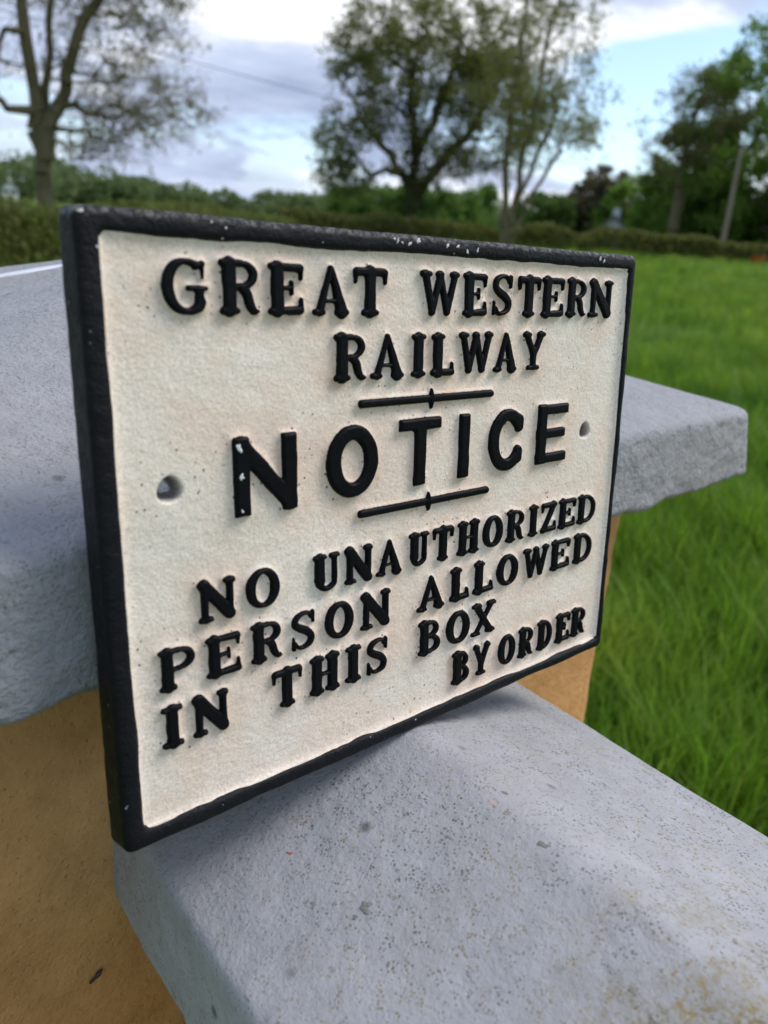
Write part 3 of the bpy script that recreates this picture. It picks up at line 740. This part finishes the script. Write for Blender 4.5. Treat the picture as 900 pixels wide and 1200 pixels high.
gro = obj('meadow_grass', gme); tag(gro, 'long lush green meadow grass filling the field', 'grass', kind='stuff')
ng = bpy.data.node_groups.new('scatter', 'GeometryNodeTree')
ng.interface.new_socket('Geometry', in_out='INPUT', socket_type='NodeSocketGeometry'); ng.interface.new_socket('Geometry', in_out='OUTPUT', socket_type='NodeSocketGeometry')
gi = ng.nodes.new('NodeGroupInput'); go = ng.nodes.new('NodeGroupOutput')
ci = ng.nodes.new('GeometryNodeCollectionInfo'); ci.inputs['Collection'].default_value = tcol; ci.inputs['Separate Children'].default_value = True; ci.inputs['Reset Children'].default_value = True
iop = ng.nodes.new('GeometryNodeInstanceOnPoints'); iop.inputs['Pick Instance'].default_value = True
na = ng.nodes.new('GeometryNodeInputNamedAttribute'); na.data_type = 'FLOAT'; na.inputs['Name'].default_value = 'scl'
rv = ng.nodes.new('FunctionNodeRandomValue'); rv.data_type = 'FLOAT_VECTOR'; rv.inputs['Min'].default_value = (-0.15, -0.15, 0); rv.inputs['Max'].default_value = (0.15, 0.15, 6.283)
ng.links.new(gi.outputs[0], iop.inputs['Points']); ng.links.new(ci.outputs[0], iop.inputs['Instance']); ng.links.new(na.outputs[0], iop.inputs['Scale']); ng.links.new(rv.outputs[0], iop.inputs['Rotation']); ng.links.new(iop.outputs[0], go.inputs[0])
md = gro.modifiers.new('scatter', 'NODES'); md.node_group = ng

# ------------------------------------------------------------------ trees, hedges, wood
def bark(name, c0, c1):
    s = NT(name); return s.fin(s.mix(s.noise(6, 5, 0.65, (0, 0, 0), (1, 1, 0.25)), c0, c1), 0.9, s.bump(s.noise(14, 5, 0.6, (0, 0, 0), (1, 1, 0.2)), 0.03, 0.8), 0.2)
M_BARK = bark('brown_bark', (0.060, 0.048, 0.030), (0.125, 0.102, 0.064))
M_BARKM = bark('mossy_bark', (0.095, 0.082, 0.044), (0.175, 0.150, 0.085))
M_IVY = leaf_mat('ivy_leaf', (0.03, 0.065, 0.012), (0.055, 0.11, 0.02), None, 0.35)
M_OAK = leaf_mat('young_oak_leaf', (0.175, 0.215, 0.046), (0.225, 0.27, 0.06), (0.245, 0.215, 0.075), 0.58)
M_BUD = leaf_mat('budding_leaf', (0.135, 0.13, 0.048), (0.19, 0.19, 0.062), (0.195, 0.15, 0.08), 0.5)
M_LIME = leaf_mat('pale_spring_leaf', (0.19, 0.215, 0.055), (0.24, 0.27, 0.075), (0.26, 0.255, 0.1), 0.55)
M_GREEN = leaf_mat('full_green_leaf', (0.135, 0.245, 0.04), (0.195, 0.325, 0.055), (0.235, 0.335, 0.07), 0.58)
M_DARKG = leaf_mat('dark_green_leaf', (0.085, 0.16, 0.032), (0.125, 0.215, 0.044), None, 0.52)
M_COPPER = leaf_mat('dull_copper_leaf', (0.15, 0.12, 0.08), (0.185, 0.155, 0.095), (0.14, 0.17, 0.065), 0.5)
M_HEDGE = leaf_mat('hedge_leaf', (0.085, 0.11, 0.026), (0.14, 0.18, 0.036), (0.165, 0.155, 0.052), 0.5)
M_WOOD = leaf_mat('distant_leaf', (0.095, 0.145, 0.055), (0.145, 0.195, 0.07), (0.17, 0.205, 0.085), 0.5)

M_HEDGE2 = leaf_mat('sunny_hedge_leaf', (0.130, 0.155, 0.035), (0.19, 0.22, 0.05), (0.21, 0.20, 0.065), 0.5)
def leaf_quads(P, size, r_, flat=0.0, aspect=0.6):
    n = len(P); a = r_.normal(size=(n, 3)); a /= np.linalg.norm(a, axis=1, keepdims=True)
    b = r_.normal(size=(n, 3)); b -= a*np.sum(a*b, 1, keepdims=True); b /= np.linalg.norm(b, axis=1, keepdims=True)
    sz = (size*r_.uniform(0.6, 1.3, n))[:, None]
    c = np.cross(a, b)*sz*0.12
    V = np.stack([P-a*sz*0.5, P+b*sz*0.5*aspect+c, P+a*sz*0.5, P-b*sz*0.5*aspect+c], 1).reshape(-1, 3)
    return V, np.arange(n*4).reshape(n, 4)
def tubes(A, B, ra, rb, sides=6):
    A, B = np.asarray(A, float), np.asarray(B, float); n = len(A); d = B-A; d /= np.maximum(np.linalg.norm(d, axis=1, keepdims=True), 1e-9)
    h = np.where(np.abs(d[:, 2:3]) > 0.9, np.array([[1.0, 0, 0]]), np.array([[0, 0, 1.0]])); u = np.cross(d, h); u /= np.linalg.norm(u, axis=1, keepdims=True); w = np.cross(d, u)
    an = np.arange(sides)/sides*2*math.pi; ca, sa = np.cos(an), np.sin(an)
    off = u[:, None]*ca[None, :, None]+w[:, None]*sa[None, :, None]
    V = np.concatenate([A[:, None]+off*np.asarray(ra)[:, None, None], B[:, None]+off*np.asarray(rb)[:, None, None]], 1).reshape(-1, 3)
    i = np.arange(sides); j = (i+1) % sides
    q = np.stack([i, j, j+sides, i+sides], 1)
    F = (q[None]+(np.arange(n)*2*sides)[:, None, None]).reshape(-1, 4)
    return V, F
def make_tree(label, cat_group, base_xy, stems, crowns, n_nodes, leaf_per, leaf_size, M_leaf, M_bark, r_base, seed, twig=0.7, spread=0.55, name='tree', ivy=0, lift=0.0, crown_min=0.0, shell=0.6, thin=0.03, gap=-0.28):
    """stems: polylines (local metres) ; crowns: list of (cx,cy,cz,rx,ry,rz,weight)"""
    r_ = np.random.default_rng(seed); bz = float(ground_z(base_xy[0], base_xy[1]))
    P, par, depth = [], [], []
    for st in stems:
        st = np.array(st, float); last = -1
        for i in range(len(st)-1):
            for t in np.linspace(0, 1, 5)[:-1]:
                p = st[i]*(1-t)+st[i+1]*t
                P.append(p+(r_.normal(0, 0.07, 3) if len(P) > 1 else 0)); par.append(last); depth.append(0); last = len(P)-1
        P.append(st[-1]); par.append(last); depth.append(0)
    ns = len(P)
    W = np.array([c[6] for c in crowns]); W = W/W.sum(); C = []
    while len(C) < n_nodes:
        c = crowns[r_.choice(len(crowns), p=W)]; d = r_.normal(size=3); d /= np.linalg.norm(d)
        f = (shell+(1-shell)*r_.uniform())if r_.uniform() < 0.7 else r_.uniform()**0.5
        p = np.array(c[:3])+d*np.array(c[3:6])*f
        if p[2] < crown_min: continue
        if vnoise(np.array([p*0.45+seed]))[0] < gap: continue
        C.append(p)
    C = np.array(C); tip = np.array([p for p in P]); dd = np.min(np.linalg.norm(C[:, None]-tip[None], axis=2), axis=1)
    for i in np.argsort(dd):
        p = C[i]; A = np.array(P); v = p-A; L = np.linalg.norm(v, axis=1)
        pen = np.where(v[:, 2] < -0.2*L, 1.6, 1.0)+0.03*np.array(depth)
        j = int(np.argmin(L*pen)); nseg = max(1, int(L[j]/1.1)); last = j
        for k_ in range(1, nseg+1):
            t = k_/nseg; q = A[j]*(1-t)+p*t+np.array([0, 0, 0.10*L[j]*math.sin(math.pi*t)])+(r_.normal(0, 0.10, 3) if k_ < nseg else 0)
            P.append(q); par.append(last); depth.append(depth[last]+1); last = len(P)-1
    P = np.array(P); par = np.array(par); cnt = np.ones(len(P))
    for i in range(len(P)-1, -1, -1):
        if par[i] >= 0: cnt[par[i]] += cnt[i]
    rr_ = thin*(cnt**0.66); root = cnt[np.array([i for i in range(len(P)) if par[i] < 0])].max(); rr_ = np.maximum(np.minimum(rr_*r_base/(thin*root**0.66), r_base), 0.010)
    ii = np.nonzero(par >= 0)[0]
    V, F = tubes(P[par[ii]], P[ii], np.minimum(rr_[par[ii]], rr_[ii]*1.6), rr_[ii], 7)
    # root flare
    rts = [i for i in range(len(P)) if par[i] < 0]
    Vf, Ff = tubes(P[rts]-np.array([0, 0, 0.6]), P[rts]+np.array([0, 0, 0.5]), np.minimum(rr_[rts], r_base)*1.25, np.minimum(rr_[rts], r_base)*1.02, 9)
    V, F = np.concatenate([V, Vf]), np.concatenate([F, Ff+len(V)])
    nodes = P[ns:] ; cn = cnt[ns:]
    tips = nodes[cn < 6]
    nt_ = 3; base_ = np.repeat(tips, nt_, 0); d = r_.normal(size=base_.shape); d[:, 2] = d[:, 2]*0.7+0.15; d /= np.linalg.norm(d, axis=1, keepdims=True)
    ends = base_+d*twig*r_.uniform(0.5, 1.2, (len(base_), 1))
    Vt, Ft = tubes(base_, ends, np.full(len(base_), 0.013), np.full(len(base_), 0.006), 3)
    V, F = np.concatenate([V, Vt]), np.concatenate([F, Ft+len(V)])
    t = r_.uniform(0.1, 1.1, (len(base_), leaf_per)); LP = base_[:, None]+(ends-base_)[:, None]*t[..., None]+r_.normal(0, spread*0.3, (len(base_), leaf_per, 3))
    LV, LF = leaf_quads(LP.reshape(-1, 3), leaf_size, r_)
    root_o = empty(name, (base_xy[0], base_xy[1], bz+lift)); tag(root_o, label, 'tree', cat_group)
    obj('trunk', mesh('trunk', V, F, M_bark), root_o); obj('crown', mesh('crown', LV, LF, M_leaf, smooth=False), root_o)
    if ivy:
        st = np.array(stems[0]); tt = r_.uniform(0, 1, ivy)**1.2; k2 = np.minimum((tt*(len(st)-1)).astype(int), len(st)-2); f = tt*(len(st)-1)-k2
        p = st[k2]*(1-f[:, None])+st[k2+1]*f[:, None]; a = r_.uniform(0, 6.28, ivy); ra = (r_base*1.2+0.75*r_.uniform(0, 1, ivy)**0.6)*(1-0.5*tt)
        p = p+np.c_[np.cos(a)*ra, np.sin(a)*ra, r_.normal(0, .2, ivy)]
        IV, IF = leaf_quads(p, leaf_size*1.1, r_); obj('ivy', mesh('ivy', IV, IF, M_IVY, smooth=False), root_o)
    return root_o
def place(px, py, dist):
    a, e = bearing(px, py); return (dist*math.sin(a), dist*math.cos(a)), a
def side(a, s_):                                    # unit vector across the line of sight at bearing a (to the right), times s_
    return np.array([math.cos(a)*s_, -math.sin(a)*s_, 0.0])
def across(a, x, z, dpt=0.0): return (math.cos(a)*x+math.sin(a)*dpt, -math.sin(a)*x+math.cos(a)*dpt, z)

# left: bare-limbed tree coming into leaf
b, a = place(54, 235, 32)
A_ = lambda x, z, d=0: across(a, x, z, d)
cr = [(*A_(-.6, 9.8), 5.0, 5.6, 5.0, 3), (*A_(3.0, 4.6, .5), 3.0, 3.0, 1.6, 1.0), (*A_(-3.5, 5.6, 0), 3.0, 4, 3.4, 1.3), (*A_(3.2, 8.2, 0), 2.6, 3, 2.4, 1.2), (*A_(1.8, 3.0, 0), 2.0, 2, .8, .4)]
make_tree('bare-limbed spreading tree just coming into leaf, far left', 'field trees', b,
          [[(0, 0, 0), A_(-.05, 2.6), A_(-.2, 5.2), A_(-.35, 9.5, .3), A_(-.2, 13.5)], [A_(0, 3.0), A_(.7, 4.4), A_(1.1, 5.8, -.4), A_(2.2, 8.0, -.5), A_(3.0, 10.5)], [A_(.05, 3.4), A_(.4, 5.8, .6), A_(.8, 9.5, 1.0)]],
          cr, 1200, 11, 0.115, M_BUD, M_BARKM, 0.27, 11, twig=0.9, spread=0.55, shell=0.3, gap=-0.15)
# big oak in the middle
b, a = place(482, 240, 52)
A_ = lambda x, z, d=0: across(a, x, z, d)
cr = [(*A_(-.4, 10.0), 5.2, 5.0, 3.9, 3), (*A_(-4.0, 5.2), 2.6, 3.4, 2.4, 1.3), (*A_(4.2, 7.4), 3.8, 4.0, 3.4, 2), (*A_(0.2, 4.8), 4.6, 4, 1.8, 1.0), (*A_(-3.4, 10.0), 2.4, 2.6, 2.6, 1.0), (*A_(3.6, 10.8), 2.6, 2.6, 2.0, .9), (*A_(-4.2, 3.2), 1.8, 2, 1.2, .4)]
make_tree('broad rounded olive-brown oak standing in the middle of the skyline', 'field trees', b,
          [[(0, 0, 0), A_(.1, 2.2), A_(0, 5.0), A_(-.6, 8.4), A_(-.3, 11.6)], [A_(.05, 2.3), A_(1.6, 4.4), A_(3.4, 6.6), A_(4.8, 9.4)], [A_(.05, 2.5), A_(-1.6, 4.8), A_(-3.4, 6.4)], [A_(0, 4.6), A_(1.2, 7.4), A_(2.2, 10.9)]],
          cr, 1050, 17, 0.20, M_OAK, M_BARK, 0.34, 12, twig=0.8, spread=0.7, gap=-0.08, lift=0.3, ivy=2600)
# slender many-stemmed tree beside it
b, a = place(592, 262, 44)
A_ = lambda x, z, d=0: across(a, x, z, d)
cr = [(*A_(.9, 8.5), 3.6, 3.0, 5.2, 3), (*A_(2.6, 6.4), 2.4, 2.4, 3.4, 1.5), (*A_(-.6, 9.0), 1.8, 2.0, 4.0, 1), (*A_(1.2, 12.5), 3.2, 3, 2.6, 1.2), (*A_(3.3, 4.2), 1.6, 1.6, 1.6, .5)]
make_tree('slender airy tree with several upright stems, right of the oak', 'field trees', b,
          [[(0, 0, 0), A_(-.15, 2.5), A_(-.4, 6), A_(-.3, 10), A_(0, 14)], [A_(.1, 0), A_(.35, 2.6), A_(.6, 6), A_(1.0, 10), A_(1.5, 13.5)], [A_(.25, .1), A_(1.0, 2.4), A_(2.2, 5.2), A_(3.2, 8.2)], [A_(.3, 2.2), A_(1.6, 6.0), A_(2.2, 10)]],
          cr, 420, 9, 0.18, M_LIME, M_BARKM, 0.18, 13, twig=0.8, spread=0.6, shell=0.3)
# right: full green tree, thin twiggy tree, round trees behind the hedge
def simple_tree(label, px, py, dist, w, h, M_leaf, seed, nodes, per, size, low=0.25, M_b=None, twig=.7, group='trees behind the far hedge', name='tree', rb=None, spread=0.8):
    b, a = place(px, py, dist); A_ = lambda x, z, d=0: across(a, x, z, d); r_ = np.random.default_rng(seed); cr = [(*A_(0, h*(.5+low*.5)), w*.5, w*.5, h*(.5-low*.5), 3)]
    for i in range(5): cr.append((*A_(r_.uniform(-.3, .3)*w, h*r_.uniform(low+.1, .85), r_.uniform(-.25, .25)*w), w*r_.uniform(.18, .3), w*r_.uniform(.18, .3), h*r_.uniform(.10, .18), .7))
    return make_tree(label, group, b, [[(0, 0, 0), A_(r_.normal(0, .1), h*.3), A_(r_.normal(0, .25), h*.6), A_(r_.normal(0, .3), h*.86)]], cr, nodes, per, size, M_leaf, M_b or M_BARK, rb or h*.035, seed, twig=twig, spread=spread, name=name)
simple_tree('tall full-leaved green tree at the right edge, behind the bare pole', 908, 300, 80, 22.0, 20.5, M_GREEN, 21, 900, 28, 0.40, 0.05, spread=1.2)
simple_tree('thin twiggy tree with sparse leaves left of the tall green tree', 785, 285, 78, 9.4, 15.4, M_BUD, 22, 260, 12, 0.22, 0.35, M_BARKM, 0.9)
simple_tree('dull copper-tinged round tree behind the far hedge', 700, 275, 95, 8.5, 8.8, M_COPPER, 23, 190, 40, 0.40, 0.1)
simple_tree('mid-green round tree between the copper one and the twiggy tree', 745, 278, 92, 10.5, 7.6, M_GREEN, 24, 220, 36, 0.40, 0.08)
simple_tree('dark green pointed tree under the thin twiggy tree', 790, 280, 88, 9.0, 10.0, M_GREEN, 25, 220, 36, 0.40, 0.08)
simple_tree('low dark green tree under the right side of the tall green tree', 850, 285, 84, 9.5, 7.4, M_GREEN, 26, 220, 30, 0.36, 0.06)
simple_tree('low bushy green tree just left of the bare pole', 818, 285, 82, 8.0, 6.0, M_GREEN, 31, 200, 40, 0.36, 0.05)
simple_tree('small dark green tree right of the slender many-stemmed tree', 632, 275, 80, 6.0, 4.6, M_DARKG, 27, 110, 36, 0.36, 0.06)
simple_tree('small narrow dark tree between oak and slender tree', 560, 262, 66, 2.4, 4.2, M_DARKG, 28, 60, 36, 0.26, 0.05)
simple_tree('spreading dark shrub tree under the left of the oak', 440, 245, 60, 7.0, 3.4, M_DARKG, 29, 110, 36, 0.30, 0.05)
simple_tree('spreading dark shrub tree under the right of the oak', 515, 252, 58, 7.0, 3.2, M_DARKG, 30, 110, 36, 0.30, 0.05)

# hedges: woody ribbon packed with small leaves
def hedge(label, line, h, w, per_m, size, M_leaf, seed, var=0.22):
    r_ = np.random.default_rng(seed); line = np.array(line, float); L = np.linalg.norm(np.diff(line, axis=0), axis=1); cum = np.r_[0, np.cumsum(L)]
    n = int(cum[-1]*per_m); t = r_.uniform(0, cum[-1], n); k_ = np.clip(np.searchsorted(cum, t)-1, 0, len(L)-1); f = (t-cum[k_])/L[k_]
    p = line[k_]*(1-f[:, None])+line[k_+1]*f[:, None]; d = (line[k_+1]-line[k_])/L[k_][:, None]; nrm = np.c_[-d[:, 1], d[:, 0]]
    th = r_.uniform(0, math.pi, n); rr_ = 0.75+0.25*r_.uniform(0, 1, n); hh = h*(1+var*fbm(np.c_[t*0.35, t*0+seed, t*0], 3))
    off = np.sign(np.cos(th))*np.abs(np.cos(th))**0.6*w/2*rr_; z = np.sin(th)**0.6*hh*rr_
    z = np.where(r_.uniform(size=n) < 0.35, r_.uniform(0, 1, n)*hh*0.9, z)
    xy = p+nrm*off[:, None]; P = np.c_[xy, ground_z(xy[:, 0], xy[:, 1])+z]
    c0 = np.array([*line.mean(0), 0]); c0[2] = float(ground_z(c0[0], c0[1]))
    V, F = leaf_quads(P-c0, size, r_, aspect=0.8)
    o = obj('hedge', mesh('hedge', V, F, M_leaf, smooth=False), None, c0); tag(o, label, 'hedge', 'field hedges')
def pt(px, dist):
    a, e = bearing(px, 290); return (dist*math.sin(a), dist*math.cos(a))
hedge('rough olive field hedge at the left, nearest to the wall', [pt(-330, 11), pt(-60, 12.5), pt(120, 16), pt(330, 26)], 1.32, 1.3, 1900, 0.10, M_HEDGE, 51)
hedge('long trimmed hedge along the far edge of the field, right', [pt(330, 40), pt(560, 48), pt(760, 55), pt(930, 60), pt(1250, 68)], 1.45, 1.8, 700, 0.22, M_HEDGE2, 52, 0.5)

# distant wood: one mass of far crowns
r_ = np.random.default_rng(77); LP = []
for i in range(330):
    a = R(r_.uniform(-20, 100)); d_ = r_.uniform(150, 260); x, y = d_*math.sin(a), d_*math.cos(a)
    h = r_.uniform(5, 9.5)*(d_/200)*(1+0.25*math.sin(a*9))*(0.8 if a > R(36) else 1.0); w = h*r_.uniform(.55, .9)
    n = 420; d = r_.normal(size=(n, 3)); d /= np.linalg.norm(d, axis=1, keepdims=True); d *= r_.uniform(.7, 1.05, (n, 1))
    p = np.c_[x+d[:, 0]*w, y+d[:, 1]*w, float(ground_z(x, y))+h*.5+d[:, 2]*h*.5]; LP.append(p)
V, F = leaf_quads(np.concatenate(LP), 1.0, r_, aspect=0.8)
wo_ = obj('distant_wood', mesh('distant_wood', V, F, M_WOOD, smooth=False)); tag(wo_, 'distant belt of mixed woodland along the horizon', 'wood', kind='stuff')

# ------------------------------------------------------------------ pole, cable, far houses, orange tub
s = NT('pale_weathered_pole'); M_POLE = s.fin(s.mix(s.noise(8, 5, .6, (0, 0, 0), (1, 1, .1)), (0.17, 0.135, 0.095), (0.28, 0.235, 0.175)), 0.85)
(bx_, by), a = place(846, 288, 70); bz = float(ground_z(bx_, by))
pole = empty('utility_pole', (bx_, by, bz)); tag(pole, 'pale bare wooden pole standing before the trees at right', 'pole')
zs = np.linspace(-0.3, 8.2, 9); V, F = tubes([(0, 0, z) for z in zs[:-1]], [(0, 0, z) for z in zs[1:]], 0.21-0.008*np.arange(8), 0.21-0.008*np.arange(1, 9), 12)
obj('shaft', mesh('shaft', V, F, M_POLE), pole)
s = NT('dark_iron'); M_IRON = s.fin(s.mix(s.noise(20), (0.03, 0.03, 0.032), (0.06, 0.06, 0.062)), 0.6)
V, F = tubes([(0, 0, 8.2), (0, 0, 8.27)], [(0, 0, 8.27), (0, 0, 8.5)], [.16, .16], [.16, .02], 12); obj('cap', mesh('cap', V, F, M_IRON), pole)
def cablept(px, py, dist):
    return EYE+pix(px, py)*dist
p0, p1 = cablept(240, 76, 31.5), cablept(400, 119, 35.8)
d = (p1-p0); tt = np.linspace(-4.5, 8.0, 60); C = p0+d*tt[:, None]
Cz = C - C[0]; V, F = tubes(Cz[:-1], Cz[1:], np.full(59, .014), np.full(59, .014), 6)
cb = obj('overhead_cable', mesh('overhead_cable', V, F, M_IRON), None, C[0]); tag(cb, 'thin dark overhead cable crossing the sky left of the oak', 'cable')
s = NT('white_house_wall'); M_HW = s.fin(s.mix(s.noise(2), (0.72, 0.71, 0.68), (0.80, 0.79, 0.77)), 0.8)
s = NT('slate_roof'); M_HR = s.fin(s.mix(s.noise(3), (0.10, 0.10, 0.11), (0.16, 0.16, 0.18)), 0.7)
s = NT('window_dark'); M_HG = s.fin((0.02, 0.025, 0.03), 0.15)
s = NT('grey_house_wall'); M_HW2 = s.fin(s.mix(s.noise(2), (0.40, 0.42, 0.45), (0.50, 0.52, 0.55)), 0.8)
def house(label, px, py, dist, w, d_, h, rh, Mw, lift=0.0):
    (x, y), a = place(px, py, dist); z = float(ground_z(x, y))+lift
    o = empty('cottage', (x, y, z)); o.rotation_euler = (0, 0, -a); tag(o, label, 'house', 'far houses')
    X = w/2; Y = d_/2
    V = [(-X, -Y, -3), (X, -Y, -3), (X, Y, -3), (-X, Y, -3), (-X, -Y, h), (X, -Y, h), (X, Y, h), (-X, Y, h), (0, -Y, h+rh), (0, Y, h+rh)]
    obj('wall', mesh('wall', V, [(0, 1, 5, 8, 4), (1, 2, 6, 5), (2, 3, 7, 9, 6), (3, 0, 4, 7)], Mw, smooth=False), o)
    e = .35; V = []; 
    for sx_ in (-1, 1): V += [(sx_*(X+e), -Y-e, h-e*rh/X+.05), (0, -Y-e, h+rh+.05), (0, Y+e, h+rh+.05), (sx_*(X+e), Y+e, h-e*rh/X+.05), (sx_*(X+e), -Y-e, h-e*rh/X+.25), (0, -Y-e, h+rh+.25), (0, Y+e, h+rh+.25), (sx_*(X+e), Y+e, h-e*rh/X+.25)]
    F = []
    for b0 in (0, 8): F += [tuple(b0+i for i in q) for q in ((0, 1, 2, 3), (4, 5, 6, 7), (0, 1, 5, 4), (2, 3, 7, 6), (0, 3, 7, 4))]
    rf = obj('roof', mesh('roof', V, F, M_HR, smooth=False), o)
    c = [(X*.1+i, Y*.6+j, h+rh+k_) for k_ in (-.6, .9) for i, j in ((-.3, -.3), (.3, -.3), (.3, .3), (-.3, .3))]
    obj('chimney', mesh('chimney', c, [(0, 1, 5, 4), (1, 2, 6, 5), (2, 3, 7, 6), (3, 0, 4, 7), (4, 5, 6, 7)], Mw, smooth=False), rf)
    for wx in (-w*.24, w*.24):
        V = [(wx-.45, -Y-.03, h*.40), (wx+.45, -Y-.03, h*.40), (wx+.45, -Y-.03, h*.8), (wx-.45, -Y-.03, h*.8), (wx-.45, -Y+.05, h*.40), (wx+.45, -Y+.05, h*.40), (wx+.45, -Y+.05, h*.8), (wx-.45, -Y+.05, h*.8)]
        obj('window', mesh('window', V, [(0, 1, 2, 3), (0, 1, 5, 4), (1, 2, 6, 5), (2, 3, 7, 6), (3, 0, 4, 7)], M_HG, smooth=False), o)
house('tiny white cottage beyond the field at far left', 12, 232, 150, 2.4, 5, 1.3, 0.9, M_HW, 0.5)
house('tiny grey house among the round trees right of the sign top', 718, 272, 76, 1.5, 3, 1.2, .7, M_HW2, 1.0)
(x, y), a = place(886, 313, 55); z = float(ground_z(x, y))
s = NT('orange_plastic'); M_OR = s.fin((0.50, 0.10, 0.02), 0.45)
V, F = [], []
pf = [(.0, .0), (.36, .0), (.44, .5), (.48, .52), (.48, .57), (.43, .57), (.40, .1), (0, .06)]
for r0, z0 in pf:
    for j in range(16): V.append((r0*math.cos(j/16*6.2832), r0*math.sin(j/16*6.2832), z0+.12))
for i in range(len(pf)-1):
    for j in range(16): F.append((i*16+j, i*16+(j+1) % 16, (i+1)*16+(j+1) % 16, (i+1)*16+j))
o = obj('orange_tub', mesh('orange_tub', V, F, M_OR), None, (x, y, z)); tag(o, 'small orange tub in the grass at the foot of the far hedge', 'tub')
